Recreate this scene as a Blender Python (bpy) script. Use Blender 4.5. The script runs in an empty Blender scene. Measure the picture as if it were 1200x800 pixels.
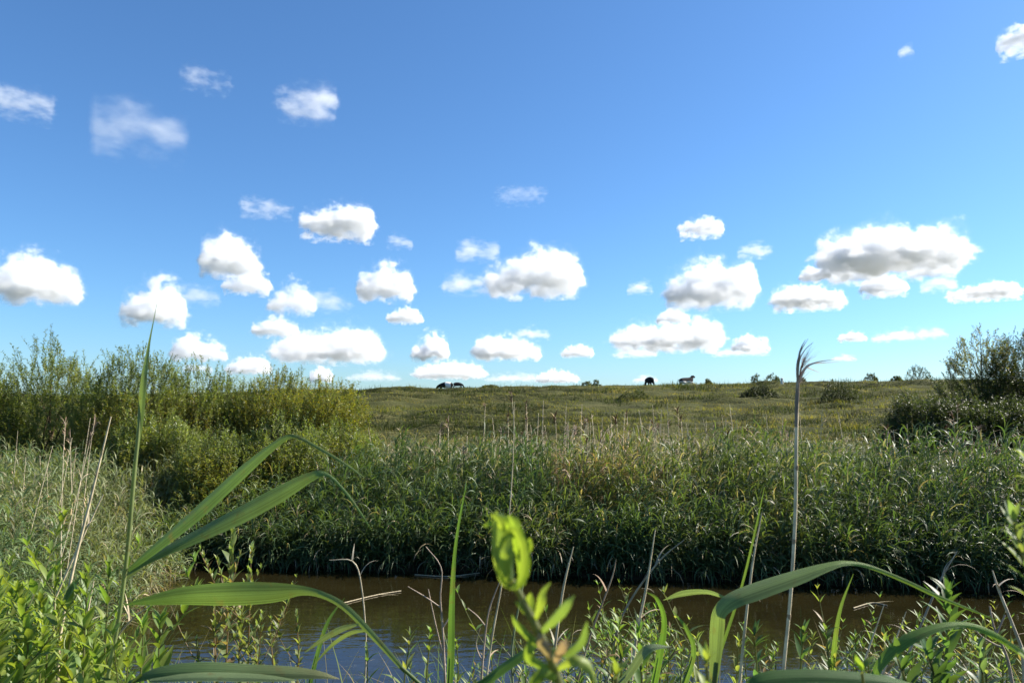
import bpy, bmesh, math, random
import numpy as np
from mathutils import Vector, Matrix, noise as mnoise

random.seed(7)
RNG = np.random.default_rng(11)
R = math.radians
PI = math.pi
scene = bpy.context.scene
COL = scene.collection

# ------------------------------------------------------------------ camera
EYE = np.array([0.0, 0.0, 3.0])
PITCH = R(4.95)
F = 866.67                                   # focal length in pixels of the 1200 px wide photograph
FWD = np.array([0, math.cos(PITCH), math.sin(PITCH)])
UP = np.array([0, -math.sin(PITCH), math.cos(PITCH)])
RIGHT = np.array([1.0, 0, 0])


def ray(px, py):
    return FWD + RIGHT * ((px - 600.0) / F) + UP * ((400.0 - py) / F)


def at(px, py, d):
    """a point d metres in front of the photographer, in the direction seen at (px, py)"""
    return EYE + ray(px, py) * d


cam_data = bpy.data.cameras.new("camera")
cam = bpy.data.objects.new("camera", cam_data)
COL.objects.link(cam)
cam.location = Vector(EYE)
cam.rotation_euler = (PI / 2 + PITCH, 0, 0)
cam_data.sensor_width = 36.0
cam_data.lens = 26.0
cam_data.clip_start = 0.05
cam_data.clip_end = 120000.0
cam_data.dof.use_dof = True
cam_data.dof.focus_distance = 4.0
cam_data.dof.aperture_fstop = 12.0
scene.camera = cam

# ------------------------------------------------------------------ light
SUN_AZ, SUN_EL = R(73), R(38)
sun_dir = Vector((math.sin(SUN_AZ) * math.cos(SUN_EL), math.cos(SUN_AZ) * math.cos(SUN_EL), math.sin(SUN_EL)))
sd = bpy.data.lights.new("sun", "SUN")
sd.energy = 5.0
sd.angle = R(0.53)
sd.color = (1.0, 0.93, 0.82)
so = bpy.data.objects.new("sun", sd)
so.rotation_euler = sun_dir.to_track_quat("Z", "Y").to_euler()
COL.objects.link(so)

world = bpy.data.worlds.new("World")
scene.world = world
world.use_nodes = True
wn = world.node_tree
wn.nodes.clear()
w_out = wn.nodes.new("ShaderNodeOutputWorld")
w_bg = wn.nodes.new("ShaderNodeBackground")
w_sky = wn.nodes.new("ShaderNodeTexSky")
w_sky.sky_type = "NISHITA"
w_sky.sun_disc = False
w_sky.sun_elevation = SUN_EL
w_sky.sun_rotation = SUN_AZ
w_sky.altitude = 0
w_sky.air_density = 1.0
w_sky.dust_density = 0.4
w_sky.ozone_density = 10.0
w_bg.inputs["Strength"].default_value = 0.077
w_tint = wn.nodes.new("ShaderNodeVectorMath")
w_tint.operation = "MULTIPLY"
w_tint.inputs[1].default_value = (0.91, 1.02, 1.01)
wn.links.new(w_sky.outputs[0], w_tint.inputs[0])
wn.links.new(w_tint.outputs[0], w_bg.inputs[0])
wn.links.new(w_bg.outputs[0], w_out.inputs[0])

scene.view_settings.view_transform = "Standard"
scene.view_settings.look = "None"
scene.view_settings.exposure = 1.25
scene.view_settings.gamma = 1.0
scene.render.engine = "CYCLES"
cy = scene.cycles
cy.use_denoising = True
cy.max_bounces = 12
cy.diffuse_bounces = 3
cy.glossy_bounces = 3
cy.transmission_bounces = 4
cy.volume_bounces = 10
cy.volume_step_rate = 0.35
cy.transparent_max_bounces = 8
cy.caustics_reflective = False
cy.caustics_refractive = False
cy.sample_clamp_indirect = 6.0


# ------------------------------------------------------------------ numpy noise
def _hash(ix, iy, seed):
    h = (ix.astype(np.int64) * 374761393 + iy.astype(np.int64) * 668265263 + seed * 1274126177) & 0xFFFFFFFF
    h = ((h ^ (h >> 13)) * 1274126177) & 0xFFFFFFFF
    return ((h ^ (h >> 16)) & 0xFFFFFF) / float(0xFFFFFF)


def vnoise(x, y, seed=0):
    x = np.asarray(x, float); y = np.asarray(y, float)
    ix, iy = np.floor(x), np.floor(y)
    fx, fy = x - ix, y - iy
    ux, uy = fx * fx * (3 - 2 * fx), fy * fy * (3 - 2 * fy)
    a, b = _hash(ix, iy, seed), _hash(ix + 1, iy, seed)
    c, d = _hash(ix, iy + 1, seed), _hash(ix + 1, iy + 1, seed)
    return (a + (b - a) * ux) * (1 - uy) + (c + (d - c) * ux) * uy


def fbm(x, y, seed=0, octaves=4):
    s, a, t = 0.0, 0.5, 0.0
    for i in range(octaves):
        s = s + a * vnoise(np.asarray(x) * 2 ** i, np.asarray(y) * 2 ** i, seed + i * 17)
        t += a
        a *= 0.5
    return s / t


def sstep(a, b, x):
    t = np.clip((x - a) / (b - a), 0, 1)
    return t * t * (3 - 2 * t)


# ------------------------------------------------------------------ terrain
def y_far(x):
    return 13.45 + 0.5 * (fbm(np.asarray(x) * 0.45, 3.1, 5, 3) - 0.5) - 0.155 * np.clip(np.asarray(x), -8, 12)


def y_near(x):
    return 6.9 + 0.6 * (fbm(np.asarray(x) * 0.5, 9.7, 8, 3) - 0.5)


def x_left(y):
    return -5.15 - 0.17 * (np.asarray(y) - 9.0) + 0.5 * (fbm(np.asarray(y) * 0.7, 1.3, 9, 3) - 0.5)


def inside_water(x, y):
    return np.minimum(np.minimum(y - y_near(x), y_far(x) - y), x - x_left(y))


DIKE_FOOT, DIKE_TOP = 47.0, 84.0


def crest_z(x):
    return 4.95 + 0.0165 * np.clip(x, -80, 90) + 0.35 * (fbm(np.asarray(x) * 0.06, 0.5, 31, 3) - 0.5)


def ground_z(x, y):
    x = np.asarray(x, float); y = np.asarray(y, float)
    d = inside_water(x, y)
    bed = -np.clip(d * 0.6, 0, 0.9)
    o = np.clip(-d, 0, None)
    near = np.minimum(0.06 + o * 0.195, 1.42)
    far = 0.05 + 0.45 * (1 - np.exp(-o / 1.6))
    w = sstep(7.0, 10.0, y)
    land = near * (1 - w) + far * w
    land = np.where(o > 0, land + 0.10 * (fbm(x * 0.8, y * 0.8, 2, 3) - 0.5), land)
    t = np.clip((y - DIKE_FOOT) / (DIKE_TOP - DIKE_FOOT), 0, 1)
    prof = t * 0.55 + sstep(0, 1, t) * 0.45
    top = crest_z(x)
    back = np.clip((y - 93) / 25.0, 0, 1)
    dike = (top - 0.5) * prof * (1 - sstep(0, 1, back))
    # trodden terraces and hummocks on the slope
    m = sstep(0.02, 0.15, t) * (1 - sstep(110, 118, y))
    ph = (y + 3.5 * fbm(x * 0.05, y * 0.10, 61, 3)) / 2.6
    step = (np.abs((ph % 1.0) - 0.5) * 2) ** 1.5
    rough = 0.62 * (step - 0.4) * sstep(0.3, 0.65, fbm(x * 0.10, y * 0.25, 66, 3))
    hum = 0.75 * (fbm(x * 0.35, y * 0.7, 71, 4) - 0.5)
    edge = 1 - 0.6 * sstep(0.93, 1.0, t)
    return np.where(d > 0, bed, land + dike + m * edge * (rough + hum))


def gz(x, y):
    return float(ground_z(np.array([x]), np.array([y]))[0])


# ------------------------------------------------------------------ mesh builder
class MB:
    """collects ribbons, tubes and sheets; build() links them as one mesh object"""

    def __init__(self):
        self.v, self.f, self.c, self.n = [], [], [], 0

    def add(self, verts, faces, cols):
        verts = np.asarray(verts, float).reshape(-1, 3)
        cols = np.asarray(cols, float)
        if cols.ndim == 1:
            cols = np.tile(cols, (len(verts), 1))
        if cols.shape[1] == 3:
            cols = np.concatenate([cols, np.full((len(cols), 1), 0.5)], 1)
        self.v.append(verts)
        self.f.append(np.asarray(faces, np.int64).reshape(-1, 4) + self.n)
        self.c.append(cols)
        self.n += len(verts)

    def build(self, name, mat, parent=None, origin=None, smooth=True):
        v = np.concatenate(self.v); f = np.concatenate(self.f); c = np.concatenate(self.c)
        if parent is not None:
            origin = np.array(parent.location)
        if origin is not None:
            v = v - np.asarray(origin)[None, :]
        me = bpy.data.meshes.new(name)
        me.vertices.add(len(v))
        me.vertices.foreach_set("co", v.astype(np.float32).ravel())
        me.loops.add(f.size)
        me.loops.foreach_set("vertex_index", f.astype(np.int32).ravel())
        me.polygons.add(len(f))
        me.polygons.foreach_set("loop_start", np.arange(0, f.size, 4, dtype=np.int32))
        if smooth:
            me.polygons.foreach_set("use_smooth", np.ones(len(f), dtype=bool))
        att = me.color_attributes.new("tint", "FLOAT_COLOR", "POINT")
        att.data.foreach_set("color", c.astype(np.float32).ravel())
        me.update(calc_edges=True)
        me.materials.append(mat)
        o = bpy.data.objects.new(name, me)
        COL.objects.link(o)
        if parent is not None:
            o.parent = parent
        elif origin is not None:
            o.location = Vector(origin)
        return o


PROFILES = {
    "reed": lambda s: (0.45 + 0.55 * np.clip(s / 0.22, 0, 1)) * (1 - s ** 2.4) + 0.01,
    "lance": lambda s: np.sin(PI * np.clip(s, 0, 1) ** 0.8) ** 1.25 * 0.98 + 0.02,
    "grass": lambda s: (1 - s ** 1.6) + 0.015,
}


def ribbons(mb, base, az, el, droop, L, W, S, cols, twist=None, prof="reed", fold=0.0, power=1.4, sway=None):
    """N leaf blades at once, S segments each; droop bends the blade over, fold gives a V cross-section"""
    base = np.asarray(base, float); N = len(base)
    if N == 0:
        return
    b = lambda a: np.broadcast_to(np.asarray(a, float), (N,)).copy()
    az, el, droop, L, W = b(az), b(el), b(droop), b(L), b(W)
    s = np.linspace(0, 1, S + 1)
    th = el[:, None] - droop[:, None] * s[None, :] ** power
    azs = az[:, None] + (0 if sway is None else b(sway)[:, None] * s[None, :] ** 2)
    t = np.stack([np.cos(azs) * np.cos(th), np.sin(azs) * np.cos(th), np.sin(th)], -1)
    mid = (t[:, 1:] + t[:, :-1]) * 0.5
    pos = np.concatenate([base[:, None, :], base[:, None, :] + np.cumsum(mid, 1) * (L[:, None, None] / S)], 1)
    side = np.stack([-np.sin(azs), np.cos(azs), np.zeros_like(azs)], -1)
    nrm = np.cross(t, side)
    if twist is not None:
        tw = b(twist)[:, None] * np.ones_like(s)[None, :]
        side = side * np.cos(tw)[..., None] + nrm * np.sin(tw)[..., None]
        nrm = np.cross(t, side)
    w = PROFILES[prof](s)[None, :, None] * W[:, None, None] * 0.5
    cols = np.asarray(cols, float)
    if cols.ndim == 1:
        cols = np.tile(cols, (N, 1))
    if fold:
        lift = nrm * w * fold
        rows = np.stack([pos - side * w + lift, pos, pos + side * w + lift], 2)
        K = 3
    else:
        rows = np.stack([pos - side * w, pos + side * w], 2)
        K = 2
    V = rows.reshape(-1, 3)
    idx = np.arange(N * (S + 1) * K).reshape(N, S + 1, K)
    q = [np.stack([idx[:, :-1, k], idx[:, :-1, k + 1], idx[:, 1:, k + 1], idx[:, 1:, k]], -1).reshape(-1, 4) for k in range(K - 1)]
    mb.add(V, np.concatenate(q), np.repeat(cols, (S + 1) * K, 0))


def tubes(mb, paths, radii, sides, cols):
    """paths (N,K,3), radii (N,K)"""
    P = np.asarray(paths, float); N, K, _ = P.shape
    if N == 0:
        return
    rad = np.broadcast_to(np.asarray(radii, float), (N, K))
    t = np.gradient(P, axis=1)
    t /= np.linalg.norm(t, axis=-1, keepdims=True) + 1e-9
    ref = np.where(np.abs(t[..., 2:3]) > 0.9, np.array([1.0, 0.2, 0]), np.array([0, 0, 1.0]))
    a = np.cross(t, ref); a /= np.linalg.norm(a, axis=-1, keepdims=True) + 1e-9
    bb = np.cross(t, a)
    ang = np.arange(sides) * 2 * PI / sides
    ring = P[:, :, None, :] + rad[:, :, None, None] * (a[:, :, None, :] * np.cos(ang)[None, None, :, None] + bb[:, :, None, :] * np.sin(ang)[None, None, :, None])
    idx = np.arange(N * K * sides).reshape(N, K, sides)
    nx = np.roll(idx, -1, 2)
    q = np.stack([idx[:, :-1], nx[:, :-1], nx[:, 1:], idx[:, 1:]], -1).reshape(-1, 4)
    cols = np.asarray(cols, float)
    if cols.ndim == 1:
        cols = np.tile(cols, (N, 1))
    mb.add(ring.reshape(-1, 3), q, np.repeat(cols, K * sides, 0))


def spline(pts, n):
    """Catmull-Rom through rows of numbers"""
    P = np.asarray(pts, float)
    P = np.concatenate([2 * P[:1] - P[1:2], P, 2 * P[-1:] - P[-2:-1]], 0)
    m = len(P) - 3
    out = []
    for u in np.linspace(0, m - 1e-6, n):
        i = int(u); f = u - i
        p0, p1, p2, p3 = P[i], P[i + 1], P[i + 2], P[i + 3]
        out.append(0.5 * (2 * p1 + (p2 - p0) * f + (2 * p0 - 5 * p1 + 4 * p2 - p3) * f * f + (3 * p1 - p0 - 3 * p2 + p3) * f ** 3))
    return np.array(out)


def blade(mb, pts, col, n=26, fold=0.25, col_tip=None, jag=0.0):
    """one close leaf through control rows (px, py, d, width in m, roll in degrees)"""
    Q = spline(pts, n)
    P = np.array([at(*q[:3]) for q in Q])
    w = np.clip(Q[:, 3], 0.0004, None) * 0.5
    roll = np.radians(Q[:, 4])
    t = np.gradient(P, axis=0); t /= np.linalg.norm(t, axis=1, keepdims=True)
    view = P - EYE; view /= np.linalg.norm(view, axis=1, keepdims=True)
    s0 = np.cross(t, view); s0 /= np.linalg.norm(s0, axis=1, keepdims=True) + 1e-9
    n0 = np.cross(s0, t)
    side = s0 * np.cos(roll)[:, None] + n0 * np.sin(roll)[:, None]
    nrm = np.cross(side, t)
    us = np.array([-1, -0.5, 0, 0.5, 1.0])
    wob = 1 + 0.05 * np.sin(np.linspace(0, 9, n) + pts[0][0]) + jag * RNG.uniform(-1, 1, n)
    rows = P[:, None, :] + side[:, None, :] * (us[None, :] * (w * wob)[:, None])[..., None] + nrm[:, None, :] * (np.abs(us)[None, :] * w[:, None] * fold)[..., None]
    idx = np.arange(n * 5).reshape(n, 5)
    q = np.concatenate([np.stack([idx[:-1, k], idx[:-1, k + 1], idx[1:, k + 1], idx[1:, k]], -1) for k in range(4)])
    c0 = np.asarray(col, float)
    c1 = c0 if col_tip is None else np.asarray(col_tip, float)
    f = np.linspace(0, 1, n)[:, None, None] ** 2
    cc = c0[None, None, :] * (1 - f) + c1[None, None, :] * f
    strip = 1 + 0.10 * np.array([0.3, -0.6, 1.3, -0.4, 0.5])
    cc = np.broadcast_to(cc, (n, 5, 3)) * strip[None, :, None]
    al = np.broadcast_to((us * 0.5 + 0.5)[None, :, None], (n, 5, 1))
    mb.add(rows.reshape(-1, 3), q.reshape(-1, 4), np.concatenate([cc, al], 2).reshape(-1, 4))


# ------------------------------------------------------------------ materials
def node_mat(name):
    m = bpy.data.materials.new(name)
    m.use_nodes = True
    nt = m.node_tree
    nt.nodes.clear()
    out = nt.nodes.new("ShaderNodeOutputMaterial")
    return m, nt, out


def plant_mat(name, trans=0.3, rough=0.5, spec=0.35, var=0.35, scale=6.0, warm=(1.45, 1.45, 0.5), grain=0.0, veins=False):
    """leaf: colour from the blade's own tint, broken up by noise; part of the light passes through"""
    m, nt, out = node_mat(name)
    N, Lk = nt.nodes.new, nt.links.new
    at_ = N("ShaderNodeAttribute"); at_.attribute_name = "tint"
    tc = N("ShaderNodeTexCoord")
    nz = N("ShaderNodeTexNoise"); nz.inputs["Scale"].default_value = scale; nz.inputs["Detail"].default_value = 4
    Lk(tc.outputs["Object"], nz.inputs["Vector"])
    mr = N("ShaderNodeMapRange"); mr.inputs[1].default_value = 0.3; mr.inputs[2].default_value = 0.7
    mr.inputs[3].default_value = 1 - var; mr.inputs[4].default_value = 1 + var
    Lk(nz.outputs[0], mr.inputs[0])
    mul = N("ShaderNodeVectorMath"); mul.operation = "SCALE"
    Lk(at_.outputs["Color"], mul.inputs[0]); Lk(mr.outputs[0], mul.inputs["Scale"])
    colour = mul.outputs[0]
    if grain:
        n2 = N("ShaderNodeTexNoise"); n2.inputs["Scale"].default_value = grain; n2.inputs["Detail"].default_value = 8; n2.inputs["Roughness"].default_value = 0.7
        Lk(tc.outputs["Object"], n2.inputs["Vector"])
        m2 = N("ShaderNodeMapRange"); m2.inputs[1].default_value = 0.56; m2.inputs[2].default_value = 0.68; m2.inputs[4].default_value = 0.7
        Lk(n2.outputs[0], m2.inputs[0])
        mx = N("ShaderNodeMix"); mx.data_type = "RGBA"
        Lk(m2.outputs[0], mx.inputs[0]); Lk(colour, mx.inputs[6]); mx.inputs[7].default_value = (0.16, 0.13, 0.05, 1)
        colour = mx.outputs[2]
    p = N("ShaderNodeBsdfPrincipled")
    if veins:                     # parallel veins run the length of a reed blade
        n3 = N("ShaderNodeTexNoise"); n3.noise_dimensions = "1D"; n3.inputs["Scale"].default_value = 16.0; n3.inputs["Detail"].default_value = 2
        Lk(at_.outputs["Alpha"], n3.inputs["W"])
        m3 = N("ShaderNodeMapRange"); m3.inputs[1].default_value = 0.35; m3.inputs[2].default_value = 0.65; m3.inputs[3].default_value = 0.72; m3.inputs[4].default_value = 1.28
        Lk(n3.outputs[0], m3.inputs[0])
        v3 = N("ShaderNodeVectorMath"); v3.operation = "SCALE"; Lk(colour, v3.inputs[0]); Lk(m3.outputs[0], v3.inputs["Scale"]); colour = v3.outputs[0]
        b3 = N("ShaderNodeBump"); b3.inputs["Strength"].default_value = 0.35; b3.inputs["Distance"].default_value = 0.002
        Lk(n3.outputs[0], b3.inputs["Height"]); Lk(b3.outputs[0], p.inputs["Normal"])
    p.inputs["Roughness"].default_value = rough
    p.inputs["Specular IOR Level"].default_value = spec
    Lk(colour, p.inputs["Base Color"])
    if trans > 0:
        tr = N("ShaderNodeBsdfTranslucent")
        wv = N("ShaderNodeVectorMath"); wv.operation = "MULTIPLY"; wv.inputs[1].default_value = warm
        Lk(colour, wv.inputs[0]); Lk(wv.outputs[0], tr.inputs["Color"])
        ms = N("ShaderNodeMixShader"); ms.inputs[0].default_value = trans
        Lk(p.outputs[0], ms.inputs[1]); Lk(tr.outputs[0], ms.inputs[2]); Lk(ms.outputs[0], out.inputs[0])
    else:
        Lk(p.outputs[0], out.inputs[0])
    return m


M_REED = plant_mat("reed_leaf", 0.38, 0.48, 0.35, 0.30, 2.0, warm=(1.38, 1.4, 0.52))
M_GRASS = plant_mat("rough_grass", 0.42, 0.7, 0.1, 0.35, 0.6)
M_WILLOW = plant_mat("willow_leaf", 0.45, 0.45, 0.4, 0.25, 1.2)
M_SHRUB = plant_mat("shrub_leaf", 0.4, 0.5, 0.4, 0.3, 3.0)
M_BLADE = plant_mat("broad_reed_blade", 0.40, 0.5, 0.22, 0.22, 9.0, grain=26.0, veins=True)
M_WEED = plant_mat("soft_weed_leaf", 0.5, 0.45, 0.4, 0.28, 22.0)
M_STRAW = plant_mat("dry_straw", 0.0, 0.75, 0.15, 0.35, 40.0)
M_BARK = plant_mat("willow_bark", 0.0, 0.85, 0.1, 0.3, 12.0)


def ground_mat():
    m, nt, out = node_mat("ground_soil_and_turf")
    N, Lk = nt.nodes.new, nt.links.new
    geo = N("ShaderNodeNewGeometry")
    p = N("ShaderNodeBsdfPrincipled"); p.inputs["Roughness"].default_value = 0.95; p.inputs["Specular IOR Level"].default_value = 0.1
    mp = N("ShaderNodeMapping"); mp.inputs["Scale"].default_value = (0.35, 0.9, 0.9)
    Lk(geo.outputs["Position"], mp.inputs[0])
    n1 = N("ShaderNodeTexNoise"); n1.inputs["Scale"].default_value = 0.7; n1.inputs["Detail"].default_value = 7; n1.inputs["Roughness"].default_value = 0.65
    Lk(mp.outputs[0], n1.inputs["Vector"])
    cr = N("ShaderNodeValToRGB")
    e = cr.color_ramp.elements
    e[0].position, e[0].color = 0.32, (0.032, 0.034, 0.013, 1)
    e[1].position, e[1].color = 0.72, (0.105, 0.095, 0.038, 1)
    k = cr.color_ramp.elements.new(0.52); k.color = (0.062, 0.066, 0.022, 1)
    Lk(n1.outputs[0], cr.inputs[0])
    # wet mud where the land meets the water
    sx = N("ShaderNodeSeparateXYZ"); Lk(geo.outputs["Position"], sx.inputs[0])
    mr = N("ShaderNodeMapRange"); mr.inputs[1].default_value = 0.1; mr.inputs[2].default_value = 0.45
    Lk(sx.outputs[2], mr.inputs[0])
    mx = N("ShaderNodeMix"); mx.data_type = "RGBA"
    mx.inputs[6].default_value = (0.03, 0.022, 0.012, 1)
    Lk(mr.outputs[0], mx.inputs[0]); Lk(cr.outputs[0], mx.inputs[7])
    Lk(mx.outputs[2], p.inputs["Base Color"])
    bn = N("ShaderNodeTexNoise"); bn.inputs["Scale"].default_value = 6; bn.inputs["Detail"].default_value = 6
    Lk(geo.outputs["Position"], bn.inputs["Vector"])
    bp = N("ShaderNodeBump"); bp.inputs["Strength"].default_value = 0.8; bp.inputs["Distance"].default_value = 0.12
    Lk(bn.outputs[0], bp.inputs["Height"]); Lk(bp.outputs[0], p.inputs["Normal"])
    Lk(p.outputs[0], out.inputs[0])
    return m


def water_mat():
    m, nt, out = node_mat("murky_ditch_water")
    N, Lk = nt.nodes.new, nt.links.new
    geo = N("ShaderNodeNewGeometry")
    p = N("ShaderNodeBsdfPrincipled")
    p.inputs["Roughness"].default_value = 0.02
    p.inputs["IOR"].default_value = 1.7
    n0 = N("ShaderNodeTexNoise"); n0.inputs["Scale"].default_value = 0.9; n0.inputs["Detail"].default_value = 3
    Lk(geo.outputs["Position"], n0.inputs["Vector"])
    cr = N("ShaderNodeValToRGB")
    cr.color_ramp.elements[0].position, cr.color_ramp.elements[0].color = 0.3, (0.010, 0.0085, 0.0032, 1)
    cr.color_ramp.elements[1].position, cr.color_ramp.elements[1].color = 0.7, (0.019, 0.0155, 0.0056, 1)
    Lk(n0.outputs[0], cr.inputs[0]); Lk(cr.outputs[0], p.inputs["Base Color"])
    mp = N("ShaderNodeMapping"); mp.inputs["Scale"].default_value = (1.0, 2.2, 1.0)
    Lk(geo.outputs["Position"], mp.inputs[0])
    n1 = N("ShaderNodeTexNoise"); n1.inputs["Scale"].default_value = 3.0; n1.inputs["Detail"].default_value = 4; n1.inputs["Roughness"].default_value = 0.45
    Lk(mp.outputs[0], n1.inputs["Vector"])
    b = N("ShaderNodeBump"); b.inputs["Strength"].default_value = 0.09; b.inputs["Distance"].default_value = 0.06
    Lk(n1.outputs[0], b.inputs["Height"]); Lk(b.outputs[0], p.inputs["Normal"])
    Lk(p.outputs[0], out.inputs[0])
    return m


# ------------------------------------------------------------------ tags
def tag(o, label=None, cat=None, group=None, kind=None):
    if label: o["label"] = label
    if cat: o["category"] = cat
    if group: o["group"] = group
    if kind: o["kind"] = kind
    return o


def thing(name, loc, label, cat, group=None):
    o = bpy.data.objects.new(name, None)
    o.empty_display_size = 0.2
    COL.objects.link(o)
    o.location = Vector([float(a) for a in loc])
    return tag(o, label, cat, group)


def hue(base, n, amt=0.22, shift=0.12):
    """n colours scattered round a base colour"""
    base = np.asarray(base, float)
    k = 1 + (RNG.random((n, 1)) - 0.5) * 2 * amt
    d = (RNG.random((n, 1)) - 0.5) * 2 * shift
    return np.clip(base[None, :] * k * np.concatenate([1 + d, np.ones((n, 1)), 1 - d * 0.5], 1), 0.002, 0.95)


def mixcols(a, b, mask):
    return np.where(mask[:, None], b, a)


# ------------------------------------------------------------------ setting: ground and water
def axis(core, lo, hi, n, mul=1.35):
    out = list(core)
    s, x = core[-1] - core[-2], core[-1]
    while x < hi:
        s *= mul; x += s; out.append(x)
    s, x = core[1] - core[0], core[0]
    pre = []
    while x > lo:
        s *= mul; x -= s; pre.append(x)
    return np.array(pre[::-1] + out)


xs = axis(list(np.arange(-62, 80, 0.42)), -6000, 6000, 0)
ysc = list(np.arange(-3, 5.5, 0.5)) + list(np.arange(5.5, 17, 0.16)) + list(np.arange(17, 45, 0.8)) + list(np.arange(45, 92, 0.26)) + list(np.arange(92, 122, 2.0))
ys = axis(ysc, -3000, 20000, 0)
GX, GY = np.meshgrid(xs, ys)
GZ = ground_z(GX, GY)
mb = MB()
ny, nx = GX.shape
ii = np.arange(ny * nx).reshape(ny, nx)
mb.add(np.stack([GX, GY, GZ], -1).reshape(-1, 3), np.stack([ii[:-1, :-1], ii[:-1, 1:], ii[1:, 1:], ii[1:, :-1]], -1).reshape(-1, 4), (0.1, 0.1, 0.05))
tag(mb.build("ground", ground_mat()), kind="structure")

mb = MB()
wx = np.array([-11.0, -6, 0, 10, 30, 60]); wy = np.array([4.5, 9.0, 15.0])
WX, WY = np.meshgrid(wx, wy)
ii = np.arange(18).reshape(3, 6)
mb.add(np.stack([WX, WY, np.zeros_like(WX)], -1).reshape(-1, 3), np.stack([ii[:-1, :-1], ii[:-1, 1:], ii[1:, 1:], ii[1:, :-1]], -1).reshape(-1, 4), (0, 0, 0))
tag(mb.build("water", water_mat(), smooth=False), kind="structure")


# ------------------------------------------------------------------ reed beds and grass (nobody could count them)
def reed_stand(mb, xy, H, nleaf, LL, LW, S, base_col, dry=0.1, stem_r=0.004, az_bias=None, lean=0.12, start=0.2, dry_col=(0.27, 0.235, 0.15), spread=0.9, stem_col=None, low_dead=0.25):
    n = len(xy)
    if n == 0:
        return
    z0 = np.maximum(ground_z(xy[:, 0], xy[:, 1]), -0.25) - 0.05
    root = np.column_stack([xy, z0])
    la = RNG.random(n) * 2 * PI
    lm = RNG.random(n) * lean
    lv = np.column_stack([np.cos(la) * lm, np.sin(la) * lm])
    k = np.linspace(0, 1, 4)
    path = np.zeros((n, 4, 3))
    path[:, :, :2] = root[:, None, :2] + lv[:, None, :] * (k ** 1.7)[None, :, None] * H[:, None, None]
    path[:, :, 2] = root[:, None, 2] + k[None, :] * H[:, None]
    isdry = RNG.random(n) < dry
    sc = mixcols(hue(stem_col if stem_col is not None else np.array(base_col) * 1.2, n), hue(dry_col, n), isdry)
    tubes(mb, path, (stem_r * (1 - 0.6 * k))[None, :] * (0.8 + 0.4 * RNG.random((n, 1))), 3, sc)
    m = n * nleaf
    who = np.repeat(np.arange(n), nleaf)
    f = start + (1.0 - start) * ((np.tile(np.arange(nleaf), n) + RNG.random(m)) / nleaf)
    base = root[who].copy()
    base[:, :2] += lv[who] * (f ** 1.7)[:, None] * H[who][:, None]
    base[:, 2] += f * H[who]
    az = RNG.random(m) * 2 * PI if az_bias is None else az_bias + RNG.normal(0, spread, m)
    el = R(35) + R(45) * f ** 2 + RNG.normal(0, 0.2, m)
    droop = 0.95 + 1.6 * RNG.random(m) + 0.4 * (1 - f)
    L = LL * (0.6 + 0.7 * RNG.random(m)) * (1.05 - 0.4 * f)
    col = hue(base_col, m)
    dead = (RNG.random(m) < dry * 0.7 + low_dead * np.clip(0.45 - f, 0, 1)) | isdry[who]
    col = mixcols(col, hue(dry_col, m), dead)
    ribbons(mb, base, az, el, droop, L, LW * (0.7 + 0.6 * RNG.random(m)), S, col, twist=RNG.normal(0, 0.5, m))


def scatter(n, x0, x1, y0, y1):
    return np.column_stack([RNG.uniform(x0, x1, n), RNG.uniform(y0, y1, n)])


def in_view(xy, margin=1.5):
    return np.abs(xy[:, 0]) < 0.73 * xy[:, 1] + margin


# the front of the far reed bed, rooted at the waterline
mb = MB()
p = scatter(4600, -9.5, 11.5, 0, 1)
p[:, 1] = y_far(p[:, 0]) - 0.05 + 3.6 * p[:, 1] ** 1.3
p = p[in_view(p, 1.2) & (p[:, 0] > -6.9 + 0.0)]
dep = p[:, 1] - y_far(p[:, 0])
H = (0.78 + 0.84 * sstep(-0.1, 2.6, dep)) * (0.78 + 0.44 * RNG.random(len(p))) * (0.74 + 0.50 * fbm(p[:, 0] * 0.8, p[:, 1] * 0.6, 40, 3))
H *= 0.72 + 0.28 * sstep(-4.5, -1.5, p[:, 0])
H += 0.14 * sstep(3.5, 6.5, p[:, 0]) * sstep(-0.2, 1.5, dep)
gold = fbm(p[:, 0] * 0.35, p[:, 1] * 0.3, 44, 3)
for lo, hi, colr, dr in ((0, 0.44, (0.078, 0.120, 0.044), 0.03), (0.44, 0.56, (0.105, 0.145, 0.050), 0.06), (0.56, 1.1, (0.135, 0.165, 0.050), 0.09)):
    s = (gold >= lo) & (gold < hi)
    reed_stand(mb, p[s], H[s], 14, 0.58, 0.024, 5, colr, dr, 0.0045, az_bias=-0.5, spread=1.5, start=0.12)
# a drier pinkish patch in the middle
q = scatter(190, 0.8, 3.1, 14.7, 16.6)
reed_stand(mb, q, 1.35 + 0.5 * RNG.random(len(q)), 6, 0.34, 0.018, 3, (0.24, 0.18, 0.09), 0.6, 0.0045, dry_col=(0.36, 0.24, 0.15))
tag(mb.build("reed_bed_foliage", M_REED), "dense green reeds standing along the far edge of the water", "reed bed", kind="stuff")

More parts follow.
